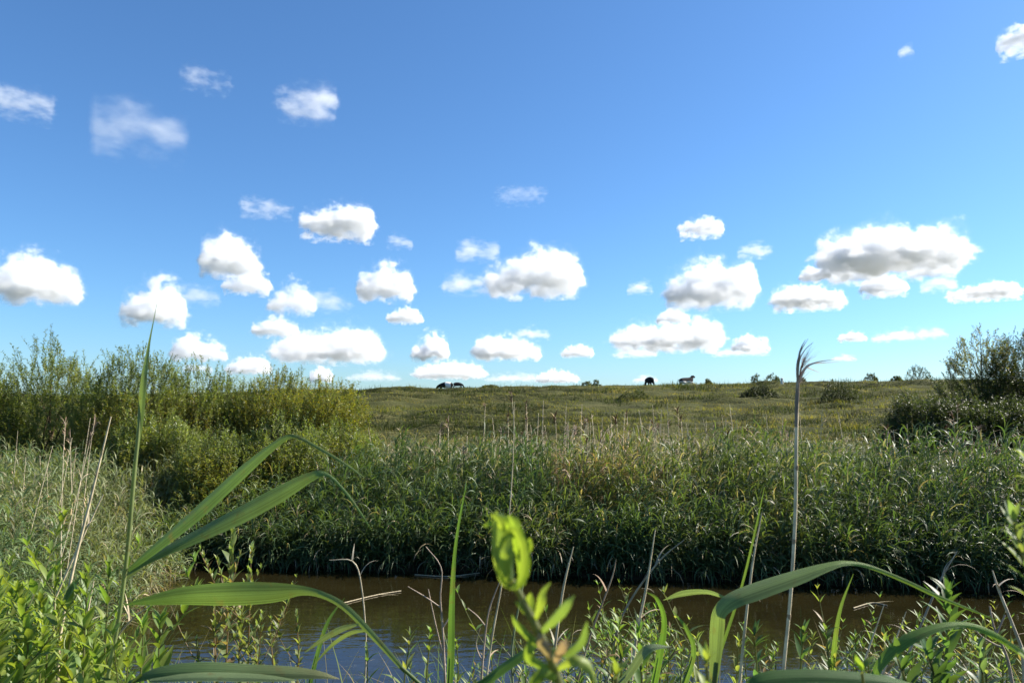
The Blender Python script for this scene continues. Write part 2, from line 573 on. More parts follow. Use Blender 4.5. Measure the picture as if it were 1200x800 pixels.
# behind it: paler mixed reed and tall grass to the foot of the dike
mb = MB()
p = scatter(9500, -20, 24, 15.5, 31)
p = p[in_view(p)]
g = fbm(p[:, 0] * 0.16, p[:, 1] * 0.16, 50, 3)
p = p[p[:, 0] > -0.16 * p[:, 1] - 0.4 + 1.2 * vnoise(p[:, 1], 0.5 * p[:, 0], 77)] if False else p[p[:, 0] > -0.20 * p[:, 1]]
g = fbm(p[:, 0] * 0.16, p[:, 1] * 0.16, 50, 3)
H = (1.98 - 0.053 * p[:, 1] + 0.55 * (fbm(p[:, 0] * 0.3, p[:, 1] * 0.3, 52, 3) - 0.4)) * (0.72 + 0.4 * RNG.random(len(p)))
for lo, hi, colr, dr in ((0, 0.46, (0.090, 0.130, 0.040), 0.08), (0.46, 0.58, (0.125, 0.15, 0.048), 0.18), (0.58, 1.1, (0.18, 0.175, 0.07), 0.35)):
    s = (g >= lo) & (g < hi)
    reed_stand(mb, p[s], H[s], 7, 0.40, 0.024, 3, colr, dr, 0.005, az_bias=-0.4, spread=1.8)
p = scatter(9000, -36, 42, 30, 50)
p = p[in_view(p)]
g = fbm(p[:, 0] * 0.10, p[:, 1] * 0.2, 54, 3)
H = (0.16 + 0.34 * fbm(p[:, 0] * 0.2, p[:, 1] * 0.2, 56, 3)) * (0.7 + 0.6 * RNG.random(len(p)))
for lo, hi, colr, dr in ((0, 0.5, (0.10, 0.125, 0.042), 0.2), (0.5, 1.1, (0.17, 0.155, 0.07), 0.45)):
    s = (g >= lo) & (g < hi)
    reed_stand(mb, p[s], H[s], 7, 0.34, 0.030, 3, colr, dr, 0.008, spread=2.0)
tag(mb.build("meadow_reeds_and_grass", M_REED), "pale mixed reeds and tall grass between ditch and dike", "tall grass", kind="stuff")

# reeds and sedge on the left bank, sunlit, leaning over the corner of the water
mb = MB()
p = scatter(6200, -13.5, -3.6, 5.6, 17.5)
d = inside_water(p[:, 0], p[:, 1])
p = p[(d < 0.12) & in_view(p, 1.0) & (p[:, 1] > 6.5) & ((p[:, 0] < -0.42 * p[:, 1]) & ((p[:, 1] > 8) | (p[:, 0] < -4.2)))]
o_ = np.clip(-inside_water(p[:, 0], p[:, 1]), 0, 9)
H = (0.45 + 1.15 * sstep(0.0, 2.2, o_)) * (0.75 + 0.4 * RNG.random(len(p))) * (0.8 + 0.4 * fbm(p[:, 0] * 0.6, p[:, 1] * 0.6, 58, 3))
g = fbm(p[:, 0] * 0.5, p[:, 1] * 0.5, 59, 3)
for lo, hi, colr, dr in ((0, 0.52, (0.125, 0.175, 0.072), 0.04), (0.52, 0.64, (0.155, 0.195, 0.085), 0.08), (0.64, 1.1, (0.17, 0.195, 0.085), 0.1)):
    s = (g >= lo) & (g < hi)
    reed_stand(mb, p[s], H[s], 11, 0.42, 0.019, 4, colr, dr * 0.6, 0.004, spread=2.5, start=0.1, low_dead=0.12, dry_col=(0.26, 0.24, 0.14))
# flattened brown litter at the waterline
p = scatter(1000, -6.6, -4.2, 8.0, 13.2)
d = inside_water(p[:, 0], p[:, 1])
p = p[(d < 0.25) & (d > -0.9)]
ribbons(mb, np.column_stack([p, np.maximum(ground_z(p[:, 0], p[:, 1]), 0) + 0.02 + 0.2 * RNG.random(len(p))]), RNG.random(len(p)) * 6.3, RNG.uniform(-0.3, 1.1, len(p)), RNG.uniform(0.2, 1.6, len(p)), RNG.uniform(0.2, 0.55, len(p)), 0.011, 3, hue((0.27, 0.21, 0.11), len(p)), prof="grass")
tag(mb.build("bank_sedge", M_REED), "sunlit sedge and short reeds covering the left bank", "sedge", kind="stuff")

# grazed turf on the dike
mb = MB()
n = 150000
p = np.column_stack([RNG.uniform(-1, 1, n), RNG.uniform(0, 1, n)])
p[:, 1] = 46 + 45 * p[:, 1]
p[:, 0] = p[:, 0] * (0.72 * p[:, 1] + 3)
cl = fbm(p[:, 0] * 0.28, p[:, 1] * 0.7, 81, 4)
p, cl = p[cl > 0.36], cl[cl > 0.36]
n = len(p)
tus = sstep(0.52, 0.68, cl)
tone = fbm(p[:, 0] * 0.09, p[:, 1] * 0.45, 84, 4)[:, None]
shade_band = sstep(0.51, 0.60, fbm(p[:, 0] * 0.22, p[:, 1] * 0.9, 87, 4))[:, None]  # bands of dark, longer blades: shade of the terrace steps put into grass colour
c0 = hue((0.140, 0.146, 0.042), n, 0.3, 0.2) * (1 - sstep(0.4, 0.62, tone)) + hue((0.22, 0.192, 0.070), n, 0.3, 0.15) * sstep(0.4, 0.62, tone)
c0 = c0 * (1 - shade_band) + hue((0.030, 0.042, 0.014), n, 0.3, 0.15) * shade_band
base = np.column_stack([p, ground_z(p[:, 0], p[:, 1]) - 0.02])
crest = sstep(80, 86, p[:, 1])
ribbons(mb, base, RNG.random(n) * 6.3, RNG.uniform(0.7, 1.5, n), RNG.uniform(0.1, 1.3, n), (0.14 + 0.26 * RNG.random(n)) * (0.7 + 0.9 * tus + 1.1 * shade_band[:, 0]) * (1 - 0.45 * crest), 0.030 + 0.02 * RNG.random(n), 2, c0, prof="grass")
tag(mb.build("dike_grass", M_GRASS), "rough olive pasture grass on the slope of the dike", "grass", kind="stuff")

# grass on the near bank, mostly below the picture
mb = MB()
n = 12000
p = scatter(n, -6, 6, 0.7, 7.2)
d = inside_water(p[:, 0], p[:, 1])
p = p[(d < 0.1)]
n = len(p)
zz = ground_z(p[:, 0], p[:, 1])
H = (0.25 + 0.45 * RNG.random(n)) * (0.5 + fbm(p[:, 0], p[:, 1], 90, 3)) + np.where((RNG.random(n) < 0.35) & (p[:, 1] > 3.0) & (fbm(p[:, 0] * 0.9, p[:, 1] * 0.7, 93, 3) > 0.45), RNG.uniform(0.2, 0.6, n), 0)
c0 = mixcols(hue((0.11, 0.17, 0.045), n), hue((0.30, 0.25, 0.13), n), RNG.random(n) < 0.3)
ribbons(mb, np.column_stack([p, zz - 0.02]), RNG.random(n) * 6.3, RNG.uniform(0.9, 1.5, n), RNG.uniform(0.2, 1.6, n), H, 0.008 + 0.008 * RNG.random(n), 5, c0, prof="grass")
tag(mb.build("bank_grass", M_REED), "green and straw-coloured grass on the near bank", "grass", kind="stuff")


# ------------------------------------------------------------------ shrubs and willows
def shrub(name, cx, cy_, w, h, dpt, label, cat, group, cols, n_shoot, n_leaf, leaf=(0.075, 0.013), shoot=(0.5, 1.1), seed=0, up=0.75, yellow=None, mat=M_WILLOW, stems=9, gap=0.42, base_frac=0.12, prof_top=0.55):
    """many-stemmed bush: trunk stems and limbs, and a crown of leafy shoots with gaps"""
    z0 = gz(cx, cy_)
    rt = thing(name, (cx, cy_, z0), label, cat, group)
    n = n_shoot * 4
    u = RNG.random((n, 2)) * 2 - 1
    rr = np.hypot(u[:, 0], u[:, 1])
    ok = rr < 1
    u, rr = u[ok], rr[ok]
    topz = (1 - rr ** 2.6) ** prof_top * (0.72 + 0.5 * fbm(u[:, 0] * 2.1 + seed, u[:, 1] * 2.1, 100 + seed, 3))
    v = RNG.random(len(u)) ** 0.62
    X = u[:, 0] * w / 2; Y = u[:, 1] * dpt / 2
    Z = h * (base_frac + (topz - base_frac) * v)
    g = 0.5 * fbm(X * 1.5 + seed * 3.3, Z * 1.5 + Y * 0.8, 120 + seed, 2) + 0.5 * fbm(Y * 1.5 + seed, X * 1.1 - Z * 1.1, 140 + seed, 2)
    keep = (g > gap) & (Z > 0.05)
    X, Y, Z, v, topz, rr = (a[keep][:n_shoot] for a in (X, Y, Z, v, topz, rr))
    n = len(X)
    P0 = np.column_stack([cx + X, cy_ + Y, z0 + Z])
    out = np.column_stack([X / (w / 2), Y / (dpt / 2)])
    az = np.arctan2(out[:, 1], out[:, 0]) + RNG.normal(0, 0.7, n)
    el = R(90) * np.clip(up + 0.25 * v - 0.45 * rr * (1 - v) + RNG.normal(0, 0.12, n), 0.05, 1.0)
    SL = RNG.uniform(shoot[0], shoot[1], n) * (0.7 + 0.5 * v) * min(1.0, h / 3.0 + 0.25)
    P0[:, 2] -= SL * np.sin(el) * 0.75
    P0[:, 2] = np.maximum(P0[:, 2], z0 + 0.03)
    dv = np.column_stack([np.cos(az) * np.cos(el), np.sin(az) * np.cos(el), np.sin(el)])
    # leaves along each shoot
    m = n * n_leaf
    who = np.repeat(np.arange(n), n_leaf)
    f = (np.tile(np.arange(n_leaf), n) + RNG.random(m)) / n_leaf
    f = 0.12 + 0.88 * f
    bend = np.column_stack([RNG.normal(0, 0.08, n), RNG.normal(0, 0.08, n), -0.06 - 0.08 * RNG.random(n)])
    B = P0[who] + dv[who] * (f * SL[who])[:, None] + bend[who] * (f ** 2 * SL[who])[:, None]
    laz = az[who] + RNG.uniform(-PI, PI, m)
    lel = np.clip(el[who] * 0.55 + RNG.normal(0, 0.35, m), -0.6, 1.45)
    ll = leaf[0] * (0.6 + 0.7 * RNG.random(m)) * (1.12 - 0.5 * f)
    shade = 0.8 + 0.4 * RNG.random(n)
    pick = RNG.random(n) * 0.75 + 0.5 * (fbm(X * 0.8 + seed, Z * 0.8, 160 + seed, 3) - 0.5)
    ca = np.asarray(cols, float)
    ci = np.clip((pick * len(ca)).astype(int), 0, len(ca) - 1)
    lc = ca[ci][who] * shade[who][:, None] * (0.85 + 0.3 * RNG.random((m, 1)))
    if yellow is not None:
        yx, yz, yr, yc = yellow
        dd = np.hypot(X - yx, Z - yz) / yr + RNG.normal(0, 0.25, n)
        yl = (dd < 1)[who] & (RNG.random(m) < 0.6)
        lc = mixcols(lc, hue(yc, m, 0.25, 0.1), yl)
    mbl = MB()
    ribbons(mbl, B, laz, lel, RNG.uniform(0, 0.9, m), ll, leaf[1] * (0.7 + 0.6 * RNG.random(m)), 2, lc, twist=RNG.normal(0, 0.6, m), prof="lance")
    # shoots (woody) belong to the branches
    mbw = MB()
    k = np.linspace(0, 1, 3)
    sp = P0[:, None, :] + dv[:, None, :] * (k[None, :] * SL[:, None])[..., None] + bend[:, None, :] * (k[None, :] ** 2 * SL[:, None])[..., None]
    rs = leaf[0] * 0.07
    tubes(mbw, sp, (rs * 0.45 * (1.1 - 0.8 * k))[None, :], 3, hue((0.10, 0.085, 0.045), n))
    mbl_o = mbl.build("crown", mat, rt)
    # limbs from the root to groups of shoots
    nl = min(n, stems * 5)
    sel = RNG.choice(n, nl, replace=False)
    kk = np.linspace(0, 1, 6)
    rootp = np.column_stack([cx + RNG.normal(0, w * 0.06, nl), cy_ + RNG.normal(0, dpt * 0.06, nl), np.full(nl, z0 - 0.05)])
    tgt = P0[sel]
    pth = rootp[:, None, :] * (1 - kk)[None, :, None] + tgt[:, None, :] * kk[None, :, None]
    pth[:, :, :2] = rootp[:, None, :2] + (tgt - rootp)[:, None, :2] * (kk ** 1.5)[None, :, None]
    pth += RNG.normal(0, 0.02 * h / 3, pth.shape) * (kk * (1 - kk) * 4)[None, :, None]
    tubes(mbw, pth, (0.012 * h * (1 - 0.82 * kk))[None, :] * (0.5 + 0.7 * RNG.random((nl, 1))), 5, hue((0.085, 0.070, 0.045), nl))
    mbw.build("trunk", M_BARK, rt)
    return rt


def px_x(px, D):
    return (px - 600.0) / F * D


def z_at(py, D):
    return float((EYE + ray(600, py) / ray(600, py)[1] * D)[2])


GW = [(0.115, 0.148, 0.045), (0.150, 0.190, 0.054), (0.180, 0.215, 0.058), (0.215, 0.235, 0.058)]
WGRP = "willow bushes on the left bank"
left_willows = [
    # px, distance, top py, width, label, yellow
    (-55, 21.0, 414, 4.6, "dark green willow bush cut off by the left edge", None),
    (62, 22.0, 407, 4.2, "tallest willow bush on the left with feathery upright shoots", None),
    (160, 21.2, 414, 3.6, "rounded willow bush behind the upright green reed tip", (0.2, 1.6, 1.3, (0.175, 0.17, 0.03))),
    (238, 22.8, 432, 3.0, "lower willow bush filling the dip in the left thicket", (0.1, 1.5, 1.0, (0.17, 0.15, 0.03))),
    (318, 23.2, 428, 3.6, "willow bush with spiky shoots just left of the yellowing one", (0.5, 2.2, 1.2, (0.20, 0.19, 0.03))),
    (388, 22.6, 441, 3.1, "yellowing willow bush at the right end of the left thicket", (0.0, 2.2, 1.4, (0.23, 0.215, 0.03))),
]
for i, (px, D, py, w, lab, yel) in enumerate(left_willows):
    x = px_x(px, D)
    h = z_at(py, D) - gz(x, D)
    shrub("willow_bush", x, D, w, h * 1.02, 3.4, lab, "bush", WGRP, GW, 1700, 36, (0.115, 0.023), (0.35, 0.85), seed=i + 1, yellow=yel, gap=0.36, up=0.66)
# low growth in front of the thicket, where the bank meets it
for i, (px, D, py, w, lab) in enumerate([
    (190, 17.4, 482, 3.0, "low yellow-green willow scrub just above the sedge bank"),
    (262, 16.6, 505, 2.4, "low leafy willow scrub beside the reed bed's left end"),
    (330, 17.4, 492, 3.0, "low willow scrub under the yellowing bush"),
    (400, 18.8, 492, 2.4, "rightmost low willow scrub meeting the far reeds"),
]):
    x = px_x(px, D)
    shrub("willow_scrub", x, D, w, z_at(py, D) - gz(x, D), 2.2, lab, "bush", WGRP, GW, 1200, 36, (0.105, 0.022), (0.4, 0.8), seed=20 + i, gap=0.40, yellow=(0, 0.9, 0.7, (0.19, 0.185, 0.035)))

DK = [(0.042, 0.060, 0.022), (0.056, 0.076, 0.026), (0.070, 0.090, 0.030)]
for i, (px, D, py, w, dp, lab, cols, nsh, yel, gp) in enumerate([
    (1152, 37.0, 394, 5.0, 4.0, "tall willow with a yellowish crown top above the dike line", DK + [(0.10, 0.11, 0.03)], 1300, (-0.4, 5.6, 1.4, (0.20, 0.19, 0.035)), 0.45),
    (1214, 36.0, 380, 5.0, 4.0, "tall dark willow cut off by the right edge", DK, 1500, None, 0.43),
    (1096, 34.5, 455, 4.8, 3.4, "lower dark willow bush at the left foot of the right willows", DK + [(0.075, 0.09, 0.028)], 1800, None, 0.40),
    (1160, 33.0, 464, 6.6, 3.4, "broad dark willow bush in front of the right willows", DK, 2600, None, 0.38),
]):
    x = px_x(px, D)
    shrub("willow_tree" if i < 2 else "willow_bush", x, D, w, (z_at(py, D) - gz(x, D)) * 1.02, dp, lab, "tree" if i < 2 else "bush", "dark willows on the right", cols, nsh, 34, (0.15, 0.034), (0.4, 1.0), seed=40 + i, yellow=yel, gap=gp, up=0.52)

SG = [(0.055, 0.072, 0.026), (0.075, 0.092, 0.032), (0.095, 0.11, 0.036)]
for i, (px, D, hp, wp, cols, lab) in enumerate([
    (688, 84.5, 6, 14, SG, "low bush on the dike crest between the two middle cows"),
    (699, 85.0, 7, 10, SG, "small round bush just right of the low crest bush"),
    (828, 85.0, 5, 12, SG, "tiny bush on the crest just right of the third cow"),
    (886, 85.5, 10, 12, SG, "upright leafy bush on the crest above the dark bank"),
    (905, 84.0, 9, 17, SG[:2], "dark spiky bush beside the white marker post"),
    (889, 70.0, 13, 44, [(0.022, 0.032, 0.013), (0.034, 0.046, 0.017)], "wide dark bramble clump below the dike crest"),
    (984, 67.0, 25, 44, [(0.040, 0.054, 0.018), (0.060, 0.074, 0.024)], "largest olive bush on the dike slope near the crest"),
    (1020, 86.0, 8, 15, SG, "small bush on the crest right of the large olive bush"),
    (1050, 86.0, 5, 12, SG, "lowest bush on the crest left of the dark round bush"),
    (1076, 84.0, 15, 28, DK, "dark round bush on the crest left of the tall willows"),
    (940, 85.0, 6, 10, SG, "little bush on the crest behind the dry reed stalk"),
    (742, 71.0, 9, 34, SG + [(0.10, 0.105, 0.035)], "rough tussocky bush on the slope below the second cow"),
    (575, 85.0, 3, 26, [(0.11, 0.11, 0.04)], "low grassy tussock on the crest right of the belted cow"),
]):
    x = px_x(px, D)
    shrub("crest_bush", x, D, wp / F * D, hp / F * D * 1.25 + 0.1, wp / F * D * 0.8, lab, "bush", "bushes along the dike", cols, 60 + (4 if wp < 40 else 10) * wp, 20, (0.16, 0.04), (0.25, 0.6), seed=60 + i, mat=M_SHRUB, stems=4, gap=0.36, base_frac=0.02)


# ------------------------------------------------------------------ white post on the dike
def post():
    D = 80.0
    x = px_x(916, D); z = gz(x, D)
    rt = thing("marker_post", (x, D, z), "short white marker post beside a dark bush on the dike", "post")
    h = 0.95
    bm = bmesh.new()
    bmesh.ops.create_cone(bm, cap_ends=True, segments=10, radius1=0.15, radius2=0.13, depth=h)
    bmesh.ops.translate(bm, verts=bm.verts, vec=(0, 0, h / 2 - 0.05))
    m, nt, out = node_mat("chalky_white_paint")
    pr = nt.nodes.new("ShaderNodeBsdfPrincipled"); nz = nt.nodes.new("ShaderNodeTexNoise"); nz.inputs["Scale"].default_value = 9
    rp = nt.nodes.new("ShaderNodeValToRGB")
    rp.color_ramp.elements[0].color = (0.45, 0.42, 0.34, 1); rp.color_ramp.elements[1].color = (0.74, 0.72, 0.64, 1)
    nt.links.new(nz.outputs[0], rp.inputs[0]); nt.links.new(rp.outputs[0], pr.inputs["Base Color"]); nt.links.new(pr.outputs[0], out.inputs[0])
    for nm, fn in (("shaft", None), ("cap", "cap")):
        if fn:
            bm = bmesh.new()
            bmesh.ops.create_uvsphere(bm, u_segments=12, v_segments=8, radius=0.15)
            bmesh.ops.scale(bm, verts=bm.verts, vec=(1, 1, 0.4))
            bmesh.ops.translate(bm, verts=bm.verts, vec=(0, 0, h - 0.05))
        me = bpy.data.meshes.new(nm); bm.to_mesh(me); bm.free()
        me.materials.append(m)
        o = bpy.data.objects.new(nm, me); COL.objects.link(o); o.parent = rt


post()


# ------------------------------------------------------------------ cows
def skin_mesh(name, joints, edges, mat):
    """joints: (x, y, z, rx, ry); one continuous skinned surface, root first"""
    me = bpy.data.meshes.new(name)
    me.from_pydata([j[:3] for j in joints], edges, [])
    o = bpy.data.objects.new(name, me)
    COL.objects.link(o)
    me.materials.append(mat)
    sk = o.modifiers.new("skin", "SKIN")
    sv = me.skin_vertices[0].data
    for i, j in enumerate(joints):
        sv[i].radius = (j[3], j[4])
        sv[i].use_root = i == 0
    sk.use_smooth_shade = True
    sb = o.modifiers.new("sub", "SUBSURF"); sb.levels = 2; sb.render_levels = 2
    dg = bpy.context.evaluated_depsgraph_get(); dg.update()
    m2 = bpy.data.meshes.new_from_object(o.evaluated_get(dg))
    o.modifiers.clear()
    o.data = m2
    m2.name = name
    for pl in m2.polygons:
        pl.use_smooth = True
    return o


def coat_mat(name, lo, hi, axis_=1):
    m, nt, out = node_mat(name)
    N, Lk = nt.nodes.new, nt.links.new
    tc = N("ShaderNodeTexCoord"); sp = N("ShaderNodeSeparateXYZ")
    nz = N("ShaderNodeTexNoise"); nz.inputs["Scale"].default_value = 2.2
    Lk(tc.outputs["Object"], sp.inputs[0]); Lk(tc.outputs["Object"], nz.inputs["Vector"])
    ad = N("ShaderNodeMath"); ad.operation = "MULTIPLY_ADD"; ad.inputs[1].default_value = 0.35; 
    Lk(nz.outputs[0], ad.inputs[0]); Lk(sp.outputs[axis_], ad.inputs[2])
    g1 = N("ShaderNodeMath"); g1.operation = "GREATER_THAN"; g1.inputs[1].default_value = lo
    g2 = N("ShaderNodeMath"); g2.operation = "LESS_THAN"; g2.inputs[1].default_value = hi
    Lk(ad.outputs[0], g1.inputs[0]); Lk(ad.outputs[0], g2.inputs[0])
    mu = N("ShaderNodeMath"); mu.operation = "MULTIPLY"; Lk(g1.outputs[0], mu.inputs[0]); Lk(g2.outputs[0], mu.inputs[1])
    mx = N("ShaderNodeMix"); mx.data_type = "RGBA"
    mx.inputs[6].default_value = (0.014, 0.013, 0.014, 1); mx.inputs[7].default_value = (0.72, 0.68, 0.60, 1)
    Lk(mu.outputs[0], mx.inputs[0])
    p = N("ShaderNodeBsdfPrincipled"); p.inputs["Roughness"].default_value = 0.8; p.inputs["Specular IOR Level"].default_value = 0.15
    Lk(mx.outputs[2], p.inputs["Base Color"]); Lk(p.outputs[0], out.inputs[0])
    return m


def cow(px, D, heading, label, coat, scale=1.0, head="graze", lying=False, dz=0.0):
    """body along local +Y (nose end); one continuous surface, ears and tail are its children parts"""
    x = px_x(px, D)
    z = gz(x, D) + dz
    rt = thing("cow", (x, D, z), label, "cow", "cattle on the dike")
    t = -0.62 if lying else 0.0            # trunk drops when the animal lies down
    J = [(0, -0.62, 1.12 + t, 0.30, 0.33),   # 0 pelvis
         (0, -0.15, 1.06 + t, 0.37, 0.40), (0, 0.32, 1.05 + t, 0.36, 0.40), (0, 0.68, 1.10 + t, 0.27, 0.33),   # 1-3 barrel, chest
         (0, -0.88, 1.16 + t, 0.20, 0.20)]   # 4 rump
    E = [(0, 1), (1, 2), (2, 3), (0, 4)]
    if head == "graze":
        hd = [(0, 0.98, 0.92 + t, 0.16, 0.19), (0, 1.20, 0.55 + t, 0.12, 0.14), (0, 1.30, 0.36 + t, 0.12, 0.13), (0, 1.30, 0.10 + t, 0.075, 0.075)]
    else:
        hd = [(0, 0.80, 1.32 + t, 0.22, 0.26), (0, 0.92, 1.50 + t, 0.17, 0.20), (0, 1.02, 1.60 + t, 0.15, 0.16), (0, 1.30, 1.44 + t, 0.09, 0.10)]
    b = len(J); J += hd; E += [(3, b), (b, b + 1), (b + 1, b + 2), (b + 2, b + 3)]
    for s in (-1, 1):
        if lying:
            b = len(J)
            J += [(s * 0.30, -0.60, 0.28, 0.14, 0.16), (s * 0.42, -0.20, 0.14, 0.08, 0.09), (s * 0.40, -0.55, 0.07, 0.05, 0.05)]
            E += [(0, b), (b, b + 1), (b + 1, b + 2)]
            b = len(J)
            J += [(s * 0.20, 0.70, 0.22, 0.10, 0.11), (s * 0.22, 0.98, 0.10, 0.06, 0.07), (s * 0.20, 0.72, 0.05, 0.045, 0.045)]
            E += [(3, b), (b, b + 1), (b + 1, b + 2)]
        else:
            b = len(J)     # hind: knee forward, hock backward
            J += [(s * 0.20, -0.58, 0.78, 0.13, 0.16), (s * 0.19, -0.86, 0.48, 0.065, 0.07), (s * 0.19, -0.80, 0.14, 0.045, 0.05), (s * 0.19, -0.75, 0.03, 0.06, 0.06)]
            E += [(0, b), (b, b + 1), (b + 1, b + 2), (b + 2, b + 3)]
            b = len(J)     # fore
            J += [(s * 0.19, 0.66, 0.72, 0.10, 0.11), (s * 0.18, 0.68, 0.42, 0.06, 0.065), (s * 0.18, 0.66, 0.14, 0.045, 0.05), (s * 0.18, 0.70, 0.03, 0.06, 0.06)]
            E += [(3, b), (b, b + 1), (b + 1, b + 2), (b + 2, b + 3)]
    body = skin_mesh("body", J, E, coat); body.parent = rt
    hp = hd[2]
    for s in (-1, 1):
        ear = skin_mesh("ear", [(s * 0.09, hp[1] - 0.06, hp[2] + 0.06, 0.05, 0.03), (s * 0.21, hp[1] - 0.08, hp[2] + 0.07, 0.07, 0.025), (s * 0.30, hp[1] - 0.07, hp[2] + 0.04, 0.02, 0.015)], [(0, 1), (1, 2)], M_BLACK)
        ear.parent = rt
    tail = skin_mesh("tail", [(0, -1.02, 1.22 + t, 0.04, 0.04), (0, -1.12, 0.95 + t, 0.03, 0.03), (0, -1.10, max(0.5 + t, 0.12), 0.025, 0.025), (0, -1.10, max(0.32 + t, 0.08), 0.05, 0.05)], [(0, 1), (1, 2), (2, 3)], M_BLACK)
    tail.parent = rt
    rt.rotation_euler = (0, 0, heading)
    rt.scale = (scale,) * 3
    return rt


M_BLACK = coat_mat("black_coat", 50, 60)
M_BELT = coat_mat("belted_coat", -0.42, 0.22)
M_PALE = coat_mat("pale_belly_coat", -1.0, 0.56, 2)
cow(523, 88.0, R(82), "belted cow with a broad white band, grazing on the crest", M_BELT, 1.0, "graze", dz=-0.32)
cow(536.5, 89.5, R(-70), "small plain black calf behind the belted cow", M_BLACK, 0.62, "graze", dz=-0.02)
cow(761, 86.5, R(14), "plain dark cow seen from behind on the crest", M_BLACK, 1.0, "graze", dz=-0.3)
cow(803.5, 87.0, R(-68), "black cow with white flank lying with its head raised", M_PALE, 1.0, "up", lying=True, dz=0.12)


# ------------------------------------------------------------------ dry stalks in the reed beds (individuals)
STRAW = (0.50, 0.42, 0.28)


def make_dry_reed(kind):
    mbs = MB()
    H = 1.0
    k = np.linspace(0, 1, 7)
    bend = (0.008 + 0.006 * kind) * RNG.normal(0.6, 0.5)
    path = np.stack([bend * k ** 2 * H, 0.02 * np.sin(k * 3), k * H], -1)[None]
    tubes(mbs, path, (0.0042 * (1 - 0.55 * k))[None], 4, np.array(STRAW) * RNG.uniform(0.8, 1.15))
    mbh = None
    n = 5
    f = RNG.uniform(0.4, 0.97, n)
    ribbons(mbs, np.column_stack([bend * f ** 2, np.zeros(n), f]), RNG.random(n) * 6.3, RNG.uniform(0.6, 1.4, n), RNG.uniform(0.5, 2.2, n), RNG.uniform(0.05, 0.14, n), 0.008, 3, hue((0.34, 0.27, 0.16), n), prof="grass")
    if kind % 3 == 0:
        n = 16
        ribbons(mbs, np.column_stack([np.full(n, bend), np.zeros(n), RNG.uniform(0.9, 1.0, n)]), RNG.normal(0.3, 0.8, n), RNG.uniform(0.5, 1.5, n), RNG.uniform(0.4, 1.4, n), RNG.uniform(0.05, 0.12, n), 0.006, 3, hue((0.20, 0.14, 0.10), n), prof="grass")
    return mbs


proto_meshes = []
for kd in range(9):
    o = make_dry_reed(kd).build("dry_reed_stalk", M_STRAW)
    proto_meshes.append(o)
spots = []
for i in range(270):                        # over the far bed, thickest right of the middle
    px = RNG.choice([RNG.uniform(440, 1195), RNG.normal(690, 60), RNG.normal(800, 110), RNG.normal(1130, 60)])
    px = float(np.clip(px, 405, 1197))
    D = float(RNG.choice([RNG.uniform(15.5, 20), RNG.uniform(17, 30)]))
    top = float(RNG.normal(506, 17)) + (14 if px > 1050 else 0)
    spots.append((px, D, top, "far"))
for i in range(12):
    px = float(RNG.uniform(2, 110)); D = float(RNG.uniform(9.5, 13.5))
    spots.append((px, D, float(RNG.normal(512, 22)), "left"))
for i, (px, D, top, side) in enumerate(spots):
    src = proto_meshes[i % 9]
    o = src if i < 9 else src.copy()
    if i >= 9:
        COL.objects.link(o)
    x = px_x(px, D)
    z0 = gz(x, D)
    h = float(np.clip(z_at(top, D) - z0, 0.7, 2.9))
    o.location = (x, D, z0 - 0.02)
    o.rotation_euler = (RNG.normal(0, 0.05), RNG.normal(0, 0.05 if side == "far" else 0.16), RNG.random() * 6.3)
    wsc = 1.0 + 0.05 * D
    o.scale = ((2.2 if side == "far" else 1.0) + 0.06 * D, (2.2 if side == "far" else 1.0) + 0.06 * D, h)
    if side == "far":
        tag(o, "thin pale dry reed stalk standing above the far green reeds", "dry reed", "dry stalks over the far reed bed")
    else:
        tag(o, "bleached dry reed stalk rising from the sedge before the dark willow", "dry reed", "dry stalks on the left bank")


# ------------------------------------------------------------------ foreground plants
def ground_under(px, py, d):
    P = at(px, py, d)
    return np.array([P[0], P[1], gz(P[0], P[1])])


def stem_tube(mb, rows, col, n=22, sides=7, to_ground=True):
    """stem through rows (px, py, d, radius m), top last; goes down to the ground below its first row"""
    Q = spline(rows, n)
    P = np.array([at(*q[:3]) for q in Q])
    rad = Q[:, 3]
    if to_ground:
        g = gz(P[0, 0], P[0, 1]) - 0.03
        if g < P[0, 2] - 0.02:
            low = np.array([[P[0, 0] + 0.0, P[0, 1], g], [P[0, 0], P[0, 1], (g + P[0, 2]) / 2]])
            P = np.concatenate([low, P]); rad = np.concatenate([[rad[0] * 1.15, rad[0] * 1.08], rad])
    tubes(mb, P[None], rad[None], sides, col)
    return P


GREEN = (0.085, 0.150, 0.045)
PALE = (0.160, 0.220, 0.090)
YG = (0.23, 0.30, 0.06)

